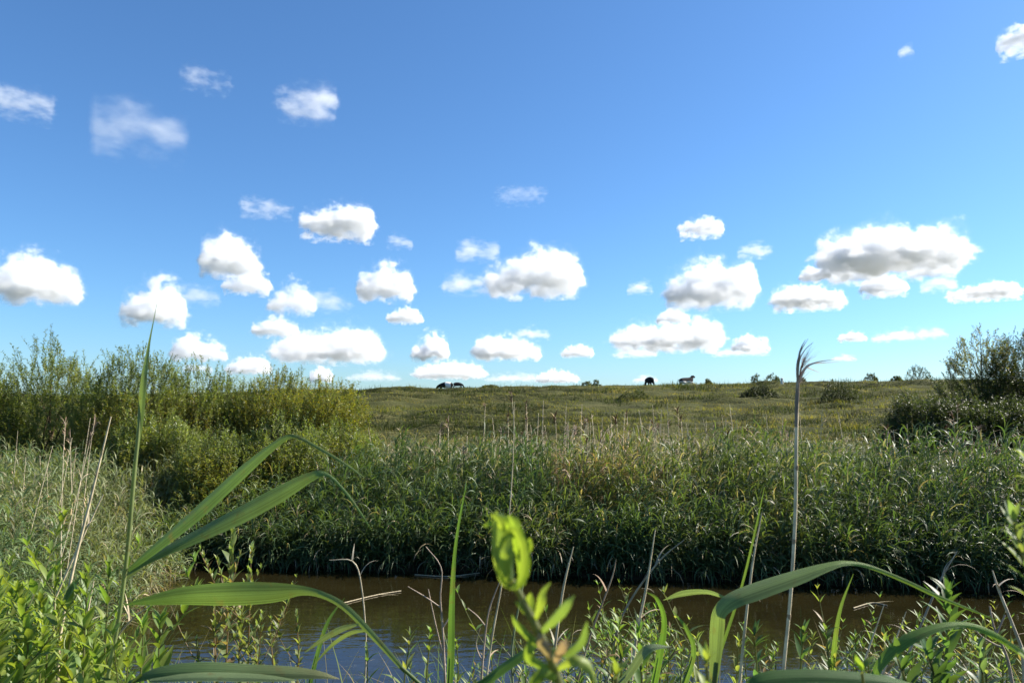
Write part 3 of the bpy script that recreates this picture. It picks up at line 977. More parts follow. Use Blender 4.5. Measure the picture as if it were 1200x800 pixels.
# tall reed on the left with two broad blades
d0 = 1.30
rt = thing("reed_plant", ground_under(127, 780, d0), "tall green reed with two broad blades bending over to the right", "reed")
mb = MB()
stem_tube(mb, [(127, 790, d0, .0034), (140, 720, d0, .0034), (150, 640, d0, .0036), (157, 560, d0, .0036), (163, 500, d0, .0030), (168, 440, d0 + .01, .0022)], (0.25, 0.30, 0.12))
mb.build("stem", M_BLADE, rt)
mb = MB(); blade(mb, [(159, 540, d0, .004, 40), (164, 490, d0, .012, 35), (168, 445, d0, .012, 30), (174, 405, d0 + .02, .005, 40), (180, 375, d0 + .03, .0018, 40), (186, 345, d0 + .05, .0006, 40)], (0.17, 0.23, 0.10)); mb.build("leaf", M_BLADE, rt)
mb = MB(); blade(mb, [(150, 668, d0, .007, 30), (185, 638, d0 - .02, .024, 50), (232, 598, d0 - .05, .032, 52), (285, 550, d0 - .08, .028, 50), (325, 518, d0 - .10, .015, 45), (346, 511, d0 - .11, .006, 20), (372, 524, d0 - .12, .005, 10), (404, 543, d0 - .13, .0035, 5), (428, 560, d0 - .13, .0006, 0)], (0.075, 0.135, 0.048), col_tip=(0.22, 0.27, 0.10)); mb.build("leaf", M_BLADE, rt)
mb = MB(); blade(mb, [(148, 672, d0, .008, 20), (180, 652, d0 + .01, .016, 30), (230, 627, d0 + .02, .030, 38), (285, 600, d0 + .02, .036, 35), (332, 575, d0 + .01, .030, 30), (366, 557, d0, .017, 25), (384, 556, d0, .006, 5), (402, 573, d0, .005, 0), (420, 597, d0, .004, 0), (436, 622, d0, .0006, 0)], (0.130, 0.190, 0.088), col_tip=(0.12, 0.20, 0.05)); mb.build("leaf", M_BLADE, rt)

# low reed whose broad dark blade lies level across the left of the water
d1 = 1.15
rt = thing("reed_plant", ground_under(545, 845, d1), "leaning reed with a level dark green blade pointing left", "reed")
mb = MB(); stem_tube(mb, [(545, 850, d1, .0032), (500, 808, d1, .0030), (470, 781, d1, .0028)], (0.10, 0.16, 0.05), n=14); mb.build("stem", M_BLADE, rt)
mb = MB(); blade(mb, [(475, 787, d1, .006, 10), (440, 748, d1, .010, 15), (405, 712, d1, .011, 15), (378, 697, d1, .010, 15), (352, 692, d1, .015, 20), (320, 695, d1, .031, 22), (270, 697, d1, .038, 22), (215, 699, d1 + .02, .031, 22), (175, 704, d1 + .03, .016, 22), (143, 709, d1 + .04, .0006, 40)], (0.150, 0.205, 0.080), col_tip=(0.055, 0.110, 0.040), n=40); mb.build("leaf", M_BLADE, rt)
mb = MB(); blade(mb, [(420, 731, d1, .003, 10), (400, 737, d1, .009, 15), (380, 748, d1, .009, 20), (357, 764, d1, .0008, 20)], (0.19, 0.235, 0.12), n=16); mb.build("leaf", M_BLADE, rt)
mb = MB(); blade(mb, [(430, 738, d1 + .02, .003, 10), (410, 742, d1 + .03, .007, 25), (388, 757, d1 + .05, .006, 30), (366, 781, d1 + .06, .0008, 20)], (0.14, 0.185, 0.09), n=16); mb.build("leaf", M_BLADE, rt)

# blade along the bottom edge on the left
d2 = 1.0
rt = thing("reed_shoot", ground_under(120, 830, d2), "reed shoot with a long pale-edged blade along the bottom edge", "reed")
mb = MB(); stem_tube(mb, [(120, 850, d2, .003), (140, 815, d2, .003), (165, 790, d2, .0025)], (0.10, 0.15, 0.05), n=12); mb.build("stem", M_BLADE, rt)
mb = MB(); blade(mb, [(150, 800, d2, .005, 30), (185, 787, d2, .015, 25), (235, 784, d2, .022, 22), (290, 786, d2, .022, 22), (340, 787, d2, .018, 22), (375, 790, d2, .010, 22), (398, 795, d2, .0006, 30)], (0.075, 0.130, 0.050), col_tip=(0.20, 0.20, 0.10), n=30); mb.build("leaf", M_BLADE, rt)
mb = MB(); blade(mb, [(175, 797, d2 - .02, .005, 20), (230, 792, d2 - .02, .012, 30), (300, 793, d2 - .02, .012, 30), (350, 797, d2 - .02, .0008, 30)], (0.14, 0.19, 0.09), n=20); mb.build("leaf", M_BLADE, rt)

# the big arching blade on the right
d3 = 1.05
rt = thing("reed_plant", ground_under(836, 830, d3), "reed with the broadest blade arching across the tall dry stalk", "reed")
mb = MB(); stem_tube(mb, [(834, 850, d3, .003), (837, 810, d3, .003), (840, 775, d3, .0025)], (0.13, 0.18, 0.06), n=12); mb.build("stem", M_BLADE, rt)
mb = MB(); blade(mb, [(835, 812, d3, .008, 0), (838, 770, d3, .017, 10), (840, 735, d3, .020, 15), (843, 716, d3, .020, 25), (858, 701, d3, .030, 45), (890, 688, d3, .036, 50), (935, 673, d3, .031, 50), (968, 663, d3, .018, 45), (992, 659, d3, .008, 30), (1020, 664, d3, .006, 10), (1062, 681, d3, .0058, 5), (1100, 699, d3, .005, 5), (1140, 715, d3, .003, 5), (1172, 728, d3, .0006, 5)], (0.150, 0.205, 0.090), col_tip=(0.16, 0.25, 0.04), n=48); mb.build("leaf", M_BLADE, rt)
mb = MB(); blade(mb, [(850, 700, d3 + .05, .003, 30), (828, 694, d3 + .06, .010, 50), (800, 696, d3 + .07, .012, 50), (777, 703, d3 + .08, .0008, 40)], (0.150, 0.200, 0.115), n=16); mb.build("leaf", M_BLADE, rt)

# bottom right: blades near the lens
rt = thing("reed_shoot", ground_under(890, 850, 0.8), "close reed shoot with a dark blade on the bottom edge", "reed")
mb = MB(); stem_tube(mb, [(858, 860, .8, .0028), (866, 825, .8, .0028), (876, 800, .8, .0022)], (0.10, 0.16, 0.05), n=12); mb.build("stem", M_BLADE, rt)
mb = MB(); blade(mb, [(868, 815, .8, .008, 30), (890, 796, .8, .015, 25), (935, 791, .8, .016, 22), (985, 792, .8, .014, 22), (1040, 797, .8, .010, 25), (1090, 806, .8, .0008, 40)], (0.065, 0.130, 0.040), n=28); mb.build("leaf", M_BLADE, rt)

rt = thing("reed_plant", ground_under(1012, 840, 1.0), "reed with a bright blade arching over at the lower right corner", "reed")
mb = MB(); stem_tube(mb, [(1005, 850, 1.0, .0028), (1015, 812, 1.0, .0028), (1025, 790, 1.0, .002)], (0.12, 0.19, 0.05), n=12); mb.build("stem", M_BLADE, rt)
mb = MB(); blade(mb, [(1018, 805, 1.0, .007, 20), (1034, 773, 1.0, .014, 30), (1062, 749, 1.0, .018, 35), (1096, 735, 1.0, .013, 30), (1128, 731, 1.0, .008, 20), (1156, 739, 1.0, .009, 15), (1186, 757, 1.0, .008, 10), (1225, 785, 1.0, .003, 10)], (0.125, 0.215, 0.055), col_tip=(0.17, 0.27, 0.04), n=32); mb.build("leaf", M_BLADE, rt)

# upright narrow green blades
for rows, lab, c in (
    ([(525, 830, 1.3, .010, 20), (528, 770, 1.3, .014, 20), (529, 715, 1.3, .011, 25), (532, 655, 1.3, .007, 30), (538, 610, 1.3, .005, 30), (547, 565, 1.3, .0006, 30)], "upright narrow green blade left of the curled bud", (0.10, 0.18, 0.05)),
    ([(760, 830, 1.2, .010, 20), (772, 770, 1.2, .013, 35), (778, 728, 1.2, .010, 30), (770, 702, 1.2, .006, 20), (757, 693, 1.2, .0008, 10)], "folded grass blade bent back at its tip in the tangle", (0.11, 0.20, 0.045)),
    ([(700, 830, 1.1, .012, 30), (735, 790, 1.1, .015, 40), (758, 760, 1.1, .014, 35), (787, 757, 1.1, .0008, 30)], "short pale blade low in the tangle near the curled bud", (0.17, 0.22, 0.12)),
    ([(540, 820, .7, .007, 30), (585, 785, .7, .011, 40), (612, 766, .7, .011, 40), (640, 745, .7, .0008, 30)], "bright blade crossing behind the blurred bud stem", (0.11, 0.20, 0.05)),
    ([(972, 820, 1.6, .009, 20), (976, 770, 1.6, .011, 25), (984, 715, 1.6, .008, 30), (1000, 672, 1.6, .0008, 30)], "upright shoot blade in front of the open water", (0.14, 0.21, 0.06)),
    ([(360, 815, 1.7, .010, 20), (371, 768, 1.7, .012, 30), (384, 728, 1.7, .008, 30), (404, 700, 1.7, .0008, 30)], "slanting dark blade standing over the level reed blade", (0.08, 0.15, 0.05)),
    ([(822, 830, 1.3, .005, 20), (845, 760, 1.3, .006, 30), (868, 690, 1.3, .005, 30), (884, 625, 1.3, .004, 30), (896, 570, 1.3, .0006, 30)], "slim arching green blade left of the tall dry stalk", (0.13, 0.20, 0.055)),
    ([(792, 830, 1.25, .008, 20), (812, 768, 1.25, .010, 30), (805, 738, 1.25, .007, 20), (788, 715, 1.25, .0008, 10)], "small bent blade between the tangle and the broad blade", (0.12, 0.20, 0.06)),
):
    rt = thing("grass_blade", ground_under(rows[0][0], rows[0][1], rows[0][2]), lab, "grass blade")
    mb = MB(); blade(mb, rows, c, n=24); mb.build("leaf", M_BLADE, rt)
    mb = MB(); stem_tube(mb, [(rows[0][0] + 1, rows[0][1] + 30, rows[0][2], .0022), (rows[0][0], rows[0][1] - 4, rows[0][2] + .001, .002), (rows[1][0], rows[1][1], rows[1][2] + .002, .0012)], np.array(c) * 1.1, n=8, sides=5); mb.build("sheath", M_BLADE, rt)

# the tall dry reed on the right with a torn plume
d4 = 1.15
rt = thing("dry_reed", ground_under(917, 800, d4), "tallest bleached reed stalk with a torn plume blown to the right", "dry reed")
mb = MB(); stem_tube(mb, [(914, 830, d4, .0024), (919.5, 770, d4, .0025), (927, 690, d4, .0026), (932, 600, d4, .0027), (933, 520, d4, .0026), (935, 455, d4, .0022)], (0.60, 0.50, 0.34), n=26, sides=9); mb.build("stem", M_STRAW, rt)
for a_, b_ in ((917.2, 795), (924.5, 722), (930.4, 634), (933.1, 548)):
    mb = MB(); stem_tube(mb, [(a_ - .25, b_ + 3, d4, .0026), (a_, b_, d4, .0030), (a_ + .2, b_ - 3, d4, .0028)], (0.27, 0.20, 0.13), n=7, sides=9, to_ground=False); mb.build("node", M_STRAW, rt)
mb = MB(); stem_tube(mb, [(933, 500, d4 - .001, .0024), (933.5, 480, d4 - .001, .0029), (934.5, 462, d4 - .001, .0030), (935, 446, d4 - .001, .0024)], (0.20, 0.16, 0.13), n=14, sides=7, to_ground=False); mb.build("sheath", M_STRAW, rt)
mb = MB()
pl = [((935, 458), (934, 430), (938, 412), (947, 397)), ((935, 455), (936, 425), (943, 410), (953, 401)), ((935, 452), (939, 432), (946, 422), (958, 416)), ((936, 448), (944, 431), (958, 424), (979, 421)),
      ((936, 446), (943, 431), (950, 432), (961, 437)), ((936, 450), (938, 430), (944, 423), (951, 421)), ((934, 455), (936, 420), (939, 407), (944, 398)), ((936, 444), (946, 428), (962, 425), (984, 424))]
for i, c in enumerate(pl):
    dd = d4 + 0.01 * (i % 3 - 1)
    wd = (.0028, .0036, .0022, .0005)
    blade(mb, [(a, b, dd, w_, 30 + 20 * (i % 3)) for (a, b), w_ in zip(c, wd)], np.array((0.44, 0.33, 0.24)) * (0.75 + 0.1 * (i % 4)), n=14)
n = 90
f = RNG.random(n)
bp = np.array([at(934 + 8 * a, 455 - 34 * a, d4) for a in f])
ribbons(mb, bp, RNG.normal(0.1, 0.5, n), RNG.uniform(0.2, 1.5, n), RNG.uniform(-0.2, 0.8, n), RNG.uniform(.012, .045, n), .0011, 4, hue((0.27, 0.19, 0.14), n), prof="grass")
mb.build("plume", M_STRAW, rt)

# thin dry stalks and dead twigs among the foreground plants
for rows, lab, c in (
    ([(70, 745, 1.9, .0042), (86, 665, 1.9, .0038), (106, 585, 1.9, .0034), (130, 488, 1.9, .0016)], "pale dry stalk leaning right before the left thicket", STRAW),
    ([(64, 702, 2.0, .0030), (92, 640, 2.0, .0027), (121, 579, 2.0, .0014)], "shorter dry stalk crossing the leaning pale one", STRAW),
    ([(565, 830, 1.6, .0024), (577, 745, 1.6, .0021), (590, 670, 1.6, .0017), (600, 560, 1.6, .0011), (603, 470, 1.6, .0003)], "very thin tall dry stalk rising behind the curled bud", STRAW),
    ([(640, 830, 1.6, .0032), (650, 760, 1.6, .0030), (660, 690, 1.6, .0026), (672, 640, 1.6, .0010)], "straight dry stalk right of the curled bud", STRAW),
    ([(603, 830, 1.8, .0026), (600, 760, 1.8, .0026), (612, 690, 1.8, .0020), (620, 640, 1.8, .0008)], "slim green-grey stalk behind the curled bud", (0.16, 0.19, 0.10)),
    ([(864, 830, 1.5, .0030), (872, 745, 1.5, .0028), (882, 660, 1.5, .0020), (893, 600, 1.5, .0008)], "dry stalk behind the broad arching blade", STRAW),
    ([(737, 830, 1.5, .0032), (745, 750, 1.5, .0030), (757, 690, 1.5, .0024), (768, 620, 1.5, .0008)], "dry stalk standing up out of the middle tangle", STRAW),
    ([(996, 830, 1.7, .0026), (1013, 775, 1.7, .0024), (1036, 708, 1.7, .0008)], "short slanting straw stalk over the right water", STRAW),
    ([(1018, 830, 1.7, .0026), (1040, 775, 1.7, .0022), (1062, 716, 1.7, .0008)], "second slanting straw stalk over the right water", STRAW),
    ([(1050, 800, 1.7, .0030), (1078, 735, 1.7, .0026), (1102, 680, 1.7, .0022), (1122, 645, 1.7, .0008)], "long grey stalk slanting up to the right over water", (0.30, 0.26, 0.19)),
    ([(1198, 760, 1.6, .0034), (1180, 715, 1.6, .0030), (1170, 690, 1.6, .0026), (1163, 668, 1.6, .0012)], "bent dry stalk near the right edge", (0.42, 0.37, 0.28)),
    ([(712, 790, 1.6, .0026), (730, 720, 1.6, .0024), (770, 660, 1.6, .0018), (802, 632, 1.6, .0008)], "grey stalk leaning right above the middle tangle", (0.26, 0.23, 0.16)),
    ([(425, 830, 1.9, .0026), (429, 760, 1.9, .0024), (424, 690, 1.9, .0022), (414, 658, 1.9, .0018), (386, 656, 1.9, .0010)], "dry stalk hooked over to the left above the water", (0.36, 0.31, 0.22)),
    ([(668, 830, 1.7, .0026), (690, 750, 1.7, .0022), (716, 680, 1.7, .0016), (722, 655, 1.7, .0008)], "thin brown stalk between bud and middle tangle", (0.30, 0.23, 0.16)),
    ([(95, 800, 1.8, .0030), (100, 735, 1.8, .0026), (110, 680, 1.8, .0010)], "straw stalk among the bright leafy plants", STRAW),
    ([(120, 770, 1.9, .0028), (150, 730, 1.9, .0024), (176, 709, 1.9, .0014)], "short broken stalk leaning over the water's left corner", STRAW),
):
    rt = thing("dry_stalk", ground_under(*rows[0][:3]), lab, "dry stalk")
    mb = MB(); P = stem_tube(mb, rows, np.array(c), n=18, sides=6); mb.build("stem", M_STRAW, rt)
    for j in RNG.integers(4, len(P) - 3, 4):
        mb = MB()
        ribbons(mb, P[j:j + 1], RNG.random(1) * 6.3, RNG.uniform(0.5, 1.4, 1), RNG.uniform(0.3, 2.4, 1), RNG.uniform(.03, .10, 1), .0045, 6, hue(np.array(c) * 0.95, 1), prof="grass")
        mb.build("withered_leaf", M_STRAW, rt)

# reeds lying on the water by the far bank
for rows, lab in (
    ([(486, 673), (525, 675), (562, 671)], "straw-coloured reed floating by the far bank behind the dead twig"),
    ([(1000, 712), (1022, 706), (1040, 709)], "short broken reed floating on the right of the water"),
    ([(395, 708), (440, 697), (470, 692)], "long thin reed lying slanted on the water at left"),
):
    pw = []
    for a_, b_ in rows:
        r_ = ray(a_, b_); pw.append(EYE + r_ * ((0.012 - EYE[2]) / r_[2]))
    Q = spline(np.array(pw), 10)
    rt = thing("floating_reed", Q[0], lab, "dry reed")
    mb = MB(); tubes(mb, Q[None], np.full((1, 10), .011), 5, np.array((0.34, 0.29, 0.19))); mb.build("stem", M_STRAW, rt)
    mb = MB(); ribbons(mb, Q[5:6], [RNG.random() * 6.3], [0.1], [0.15], [0.35], [.02], 4, np.array((0.30, 0.26, 0.16)), prof="grass"); mb.build("withered_leaf", M_STRAW, rt)

# dead branching twigs in the middle
for root, brs, lab in (
    ((523, 830, 1.7), [[(523, 830), (519, 740), (516, 700), (517, 665), (499, 640)], [(517, 712), (500, 700), (478, 687)], [(522, 780), (508, 720), (502, 690)], [(519, 735), (528, 720), (531, 705)]], "dead branching twig standing in the water's edge"),
    ((565, 830, 1.8), [[(562, 830), (566, 770), (572, 720), (582, 690), (592, 668)], [(565, 775), (558, 755), (563, 735)], [(570, 735), (560, 722), (548, 712)]], "brittle brown twig beside the thin tall dry stalk"),
    ((1185, 800, 1.4), [[(1188, 810), (1180, 770), (1165, 735), (1160, 710)], [(1176, 760), (1150, 745), (1138, 730)], [(1168, 742), (1178, 720)]], "pale forked twig at the lower right corner"),
):
    rt = thing("dead_twig", ground_under(*root), lab, "twig")
    mb = MB()
    stem_tube(mb, [(a, b, root[2], .0032 - .0006 * i) for i, (a, b) in enumerate(brs[0])], (0.33, 0.26, 0.20), n=18, sides=6); mb.build("stem", M_STRAW, rt)
    for br in brs[1:]:
        mb = MB()
        stem_tube(mb, [(a, b, root[2] + .004 * i, .0018 - .0004 * i) for i, (a, b) in enumerate(br)], (0.33, 0.26, 0.20), n=10, sides=5, to_ground=False); mb.build("branch", M_STRAW, rt)


def weed(rows, lab, group, col, nodes=12, per=2, leaf=(0.06, 0.016), name="leafy_weed", el0=0.95, stem_col=(0.16, 0.17, 0.07), spread=0.35, span=0.6, stem_r=.0028, tip=True, bushy=0, dead=0.0):
    """leafy plant: a stem through rows (px, py, d) and pairs of lance leaves, closer together at the tip"""
    rt = thing(name, ground_under(*rows[0]), lab, "plant", group)
    mb = MB()
    k = len(rows)
    P = stem_tube(mb, [(a, b, d, stem_r * (1 - 0.6 * i / (k - 1))) for i, (a, b, d) in enumerate(rows)], np.array(stem_col), n=20, sides=6)
    mbl = MB()

    def dress(P, nodes, per, sc):
        seg = np.concatenate([[0], np.cumsum(np.linalg.norm(np.diff(P, axis=0), axis=1))])
        Lt = seg[-1]
        reach = min(Lt, span)
        f = 1 - (1 - np.linspace(0, 1, nodes)) ** 1.35
        s = Lt - reach + reach * f
        pos = np.column_stack([np.interp(s, seg, P[:, i]) for i in range(3)])
        a0 = RNG.random() * 6.3
        for i in range(nodes):
            fr = f[i]
            n = per + (1 if fr > 0.9 else 0)
            az = a0 + i * PI / 2 + np.arange(n) * 2 * PI / n + RNG.normal(0, spread, n)
            sz = sc * (0.75 + 0.5 * RNG.random(n)) * (1.05 - 0.55 * fr ** 3)
            el = el0 * (0.55 + 0.55 * fr) + RNG.normal(0, 0.18, n)
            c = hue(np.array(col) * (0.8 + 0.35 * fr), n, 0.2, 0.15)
            if dead:
                c = mixcols(c, hue((0.24, 0.17, 0.09), n), RNG.random(n) < dead * (1.3 - fr))
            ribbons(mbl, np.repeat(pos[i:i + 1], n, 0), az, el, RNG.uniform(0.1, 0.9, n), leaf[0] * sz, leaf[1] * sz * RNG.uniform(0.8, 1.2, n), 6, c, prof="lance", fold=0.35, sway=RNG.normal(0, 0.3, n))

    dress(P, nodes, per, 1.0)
    for j in range(bushy):
        i0 = int(len(P) * RNG.uniform(0.45, 0.85))
        a = RNG.random() * 6.3; ln = RNG.uniform(0.08, 0.20)
        kk = np.linspace(0, 1, 6)[:, None]
        Q = P[i0] + np.concatenate([np.cos(a) * kk * ln * 0.6, np.sin(a) * kk * ln * 0.6, kk ** 1.3 * ln], 1)
        tubes(mb, Q[None], (stem_r * 0.5 * (1 - 0.5 * kk[:, 0]))[None], 5, np.array(stem_col))
        dress(Q, max(5, nodes // 2), per, 0.75)
    mb.build("stem", M_WEED, rt)
    mbl.build("foliage", M_WEED, rt)
    return rt


# bright leafy plants filling the lower left corner
GL = "bright leafy plants in the lower left corner"
LL_ = "bright yellow-green broad-leaved plant crowded in the lower left corner"
for i in range(62):
    d = float(RNG.uniform(1.35, 2.7))
    px = float(RNG.uniform(-30, 150)); top = 684 + 0.28 * max(0, px) + float(RNG.uniform(0, 85)) * (0.4 + 0.6 * (i % 3) / 2)
    if px > 110: top += 25
    weed([(px + RNG.normal(0, 14), top + 150 * 1.6 / d, d), (px + RNG.normal(0, 6), top + 70 * 1.6 / d, d), (px, top, d)], LL_, GL, (0.185, 0.250, 0.055) if i % 4 else (0.22, 0.27, 0.06),
         nodes=int(RNG.integers(12, 18)), per=2 + i % 2, leaf=(0.072, 0.018), span=0.40, el0=1.1, bushy=i % 3)
for px, top, d, lab in (
    (102, 690, 1.5, "leafy plant with its top beside the left dry stalk"),
    (66, 668, 1.9, "tallest leafy plant poking above the lower left corner"),
    (128, 668, 1.7, "leafy plant standing behind the tall reed's stem"),
    (168, 735, 1.5, "leafy plant with open leaves over the water's left corner"),
    (188, 728, 1.45, "leafy plant with one long leaf pointing right at water"),
    (150, 770, 1.3, "low broad-leaved plant under the tall reed's foot"),
):
    weed([(px - 8, top + 150, d), (px - 4, top + 75, d), (px, top, d)], lab, GL, (0.165, 0.235, 0.050), nodes=11, per=2, leaf=(0.075, 0.019), span=0.42, el0=1.1, bushy=1)

# pale upright plants in front of the left water
GM = "slender pale plants before the left water"
for rows, lab, lf, nd, bs in (
    ([(262, 830, 2.1), (268, 720, 2.1), (271, 660, 2.1), (272, 622, 2.1)], "pale plant with an upright leafy tip reaching the far bank", (0.062, 0.020), 15, 0),
    ([(290, 830, 2.15), (292, 730, 2.15), (293, 680, 2.15), (295, 645, 2.15)], "second pale leafy tip right of the tallest one", (0.052, 0.017), 12, 0),
    ([(255, 830, 2.0), (252, 760, 2.0), (250, 712, 2.0)], "bushy pale plant between the two level blades", (0.045, 0.013), 14, 3),
    ([(282, 830, 1.95), (280, 770, 1.95), (284, 705, 1.95)], "bushy pale plant crossing under the level dark blade", (0.045, 0.013), 15, 4),
    ([(318, 830, 2.0), (320, 780, 2.0), (316, 742, 2.0)], "short pale plant with a narrow spire of leaves", (0.040, 0.011), 12, 2),
    ([(345, 830, 2.0), (350, 770, 2.0), (347, 722, 2.0)], "pale plant next to the slanting dark blade", (0.040, 0.014), 11, 1),
    ([(232, 830, 2.1), (233, 790, 2.1), (230, 752, 2.1)], "small pale plant with loose tip near the left corner", (0.040, 0.012), 10, 1),
    ([(300, 830, 1.8), (302, 790, 1.8), (298, 748, 1.8)], "crowded pale plant topped with yellowish leaves", (0.038, 0.012), 13, 4),
):
    weed(rows, lab, GM, (0.185, 0.220, 0.085), nodes=nd, per=3, leaf=lf, span=0.40, el0=1.3, bushy=bs, dead=0.12, stem_col=(0.24, 0.18, 0.10))

# tangle along the bottom of the middle and right
GB = "tangled low plants along the near bank"
LB = "low tangled green plant at the near water's edge"
for i in range(120):
    px = float(RNG.choice([RNG.uniform(395, 1010), RNG.normal(740, 45), RNG.normal(1110, 60)])); d = float(RNG.uniform(1.5, 3.4))
    top = float(RNG.uniform(742, 800)) - (30 if 700 < px < 790 else 0) - (20 if px > 1060 else 0)
    weed([(px + RNG.normal(0, 15), top + 130 * 1.6 / d, d), (px + RNG.normal(0, 8), top + 60 * 1.6 / d, d), (px, top, d)], LB, GB, (0.115, 0.180, 0.050) if i % 3 else (0.20, 0.24, 0.08),
         nodes=int(RNG.integers(7, 12)), per=2, leaf=(0.055, 0.012), span=0.32, el0=0.9, dead=0.15, bushy=i % 2)
for rows, lab, c, lf, nd in (
    ([(1106, 850, 1.15), (1108, 780, 1.15), (1112, 735, 1.15), (1111, 695, 1.15)], "dark upright leafy shoot before the bright arching blade", (0.075, 0.130, 0.045), (0.075, 0.017), 16),
    ([(1092, 850, 1.1), (1095, 800, 1.1), (1088, 765, 1.1)], "dark leafy shoot at the foot of the tall dark one", (0.06, 0.11, 0.040), (0.075, 0.018), 11),
    ([(940, 850, 1.5), (938, 790, 1.5), (942, 742, 1.5)], "small dark star-leaved plant right of the dry reed's foot", (0.07, 0.125, 0.045), (0.06, 0.014), 8),
    ([(886, 850, 1.5), (888, 800, 1.5), (884, 745, 1.5)], "small dark plant with spread leaves left of the dry reed", (0.07, 0.125, 0.050), (0.065, 0.014), 8),
    ([(975, 850, 1.6), (972, 790, 1.6), (968, 740, 1.6)], "small plant with horizontal leaves beside the upright shoot", (0.09, 0.15, 0.05), (0.05, 0.014), 9),
    ([(498, 850, 1.6), (500, 790, 1.6), (505, 742, 1.6)], "small bright plant beside the dead branching twig", (0.17, 0.24, 0.055), (0.035, 0.010), 10),
    ([(520, 850, 1.5), (536, 800, 1.5), (535, 752, 1.5)], "small bright plant behind the upright narrow blade", (0.17, 0.23, 0.06), (0.035, 0.010), 9),
    ([(722, 850, 1.4), (728, 790, 1.4), (726, 732, 1.4)], "bright leafy stem inside the middle tangle", (0.15, 0.225, 0.05), (0.05, 0.012), 10),
    ([(748, 850, 1.3), (752, 800, 1.3), (748, 742, 1.3)], "tall leafy stem at the right of the middle tangle", (0.12, 0.20, 0.045), (0.06, 0.014), 10),
    ([(1150, 850, 1.2), (1152, 800, 1.2), (1148, 765, 1.2)], "bluish-green leafy plant in the lower right corner", (0.10, 0.155, 0.085), (0.06, 0.015), 11),
    ([(1060, 850, 1.0), (1064, 810, 1.0), (1052, 772, 1.0)], "dark low plant under the bright arching blade", (0.065, 0.115, 0.04), (0.06, 0.018), 9),
    ([(720, 900, .5), (722, 850, .5), (722, 792, .5)], "blurred yellow-green plant tip on the bottom edge", (0.21, 0.27, 0.06), (0.030, 0.010), 7),
    ([(830, 900, .5), (832, 850, .5), (828, 778, .5)], "blurred pale bud of a plant beneath the broad blade", (0.21, 0.27, 0.07), (0.028, 0.009), 8),
    ([(1018, 900, .6), (1018, 850, .6), (1010, 787, .6)], "blurred bright plant tip right of the bottom dark blade", (0.17, 0.25, 0.05), (0.035, 0.011), 7),
):
    weed(rows, lab, None, c, nodes=nd, per=3, leaf=lf, span=0.30, el0=1.0, spread=0.5)

# out-of-focus plants leaning in from the right
for rows, lab, c, lf, nd, sp in (
    ([(1235, 860, .52), (1222, 760, .52), (1205, 680, .52), (1188, 612, .52)], "blurred grey-green leafy plant leaning in at the right edge", (0.160, 0.215, 0.095), (0.030, 0.008), 19, .26),
    ([(1262, 860, .55), (1245, 700, .55), (1222, 600, .55), (1204, 540, .55)], "blurred leafy tip higher up at the right edge", (0.150, 0.205, 0.085), (0.028, 0.008), 14, .20),
):
    weed(rows, lab, "blurred plants at the right edge", c, nodes=nd, per=3, leaf=lf, span=sp, el0=0.9, stem_r=.0018)

# the close, blurred plant with a curled bud
d5 = 0.34
K5 = d5 / 0.45
rt = thing("budding_plant", ground_under(668, 850, d5), "blurred close plant with a curled yellow-green bud on top", "plant")
mb = MB(); stem_tube(mb, [(668, 860, d5, .0022), (655, 800, d5, .0022), (638, 755, d5, .0021), (622, 722, d5, .0018), (608, 694, d5, .0015), (600, 680, d5, .0013)], (0.20, 0.22, 0.09), n=24, sides=8); mb.build("stem", M_WEED, rt)
mb = MB()
for rows, c in (
    ([(602, 690, d5, .003, 20), (586, 680, d5, .007, 60), (577, 650, d5, .007, 70), (577, 622, d5, .006, 60), (582, 598, d5, .001, 40)], (0.23, 0.29, 0.08)),
    ([(600, 690, d5 - .004, .003, 10), (610, 678, d5 - .004, .007, 30), (610, 650, d5 - .004, .0105, 30), (603, 628, d5, .0105, 30), (592, 613, d5 + .003, .008, 30), (566, 616, d5 + .004, .001, 30)], (0.22, 0.31, 0.05)),
    ([(600, 690, d5 + .008, .003, 0), (592, 664, d5 + .010, .012, 5), (591, 638, d5 + .009, .014, 5), (589, 614, d5 + .006, .010, 5), (580, 600, d5 + .004, .001, 0)], (0.14, 0.20, 0.06)),
    ([(600, 690, d5 + .002, .003, 10), (589, 672, d5 - .004, .009, 35), (587, 648, d5 - .006, .010, 35), (594, 628, d5 - .004, .007, 30), (602, 618, d5 - .004, .001, 30)], (0.20, 0.27, 0.07)),
    ([(590, 622, d5, .003, 20), (583, 610, d5 - .002, .006, 40), (576, 602, d5 - .003, .001, 30)], (0.24, 0.31, 0.07)),
    ([(600, 630, d5, .003, 20), (602, 614, d5 - .002, .007, 30), (596, 603, d5 - .003, .001, 30)], (0.20, 0.28, 0.06)),
    ([(612, 650, d5, .003, 20), (619, 640, d5 - .002, .005, 40), (621, 630, d5 - .003, .001, 30)], (0.22, 0.30, 0.05)),
    ([(602, 690, d5 - .006, .002, 60), (609, 668, d5 - .008, .006, 60), (610, 640, d5 - .008, .007, 50), (600, 622, d5 - .006, .005, 50), (590, 634, d5 - .006, .003, 40), (588, 650, d5 - .005, .0008, 40)], (0.24, 0.32, 0.06)),
):
    blade(mb, [(q[0], q[1], d5 + (q[2] - d5) * K5, q[3] * K5, q[4]) for q in rows], c, n=30, fold=0.55, jag=0.17)
mb.build("bud", M_WEED, rt)
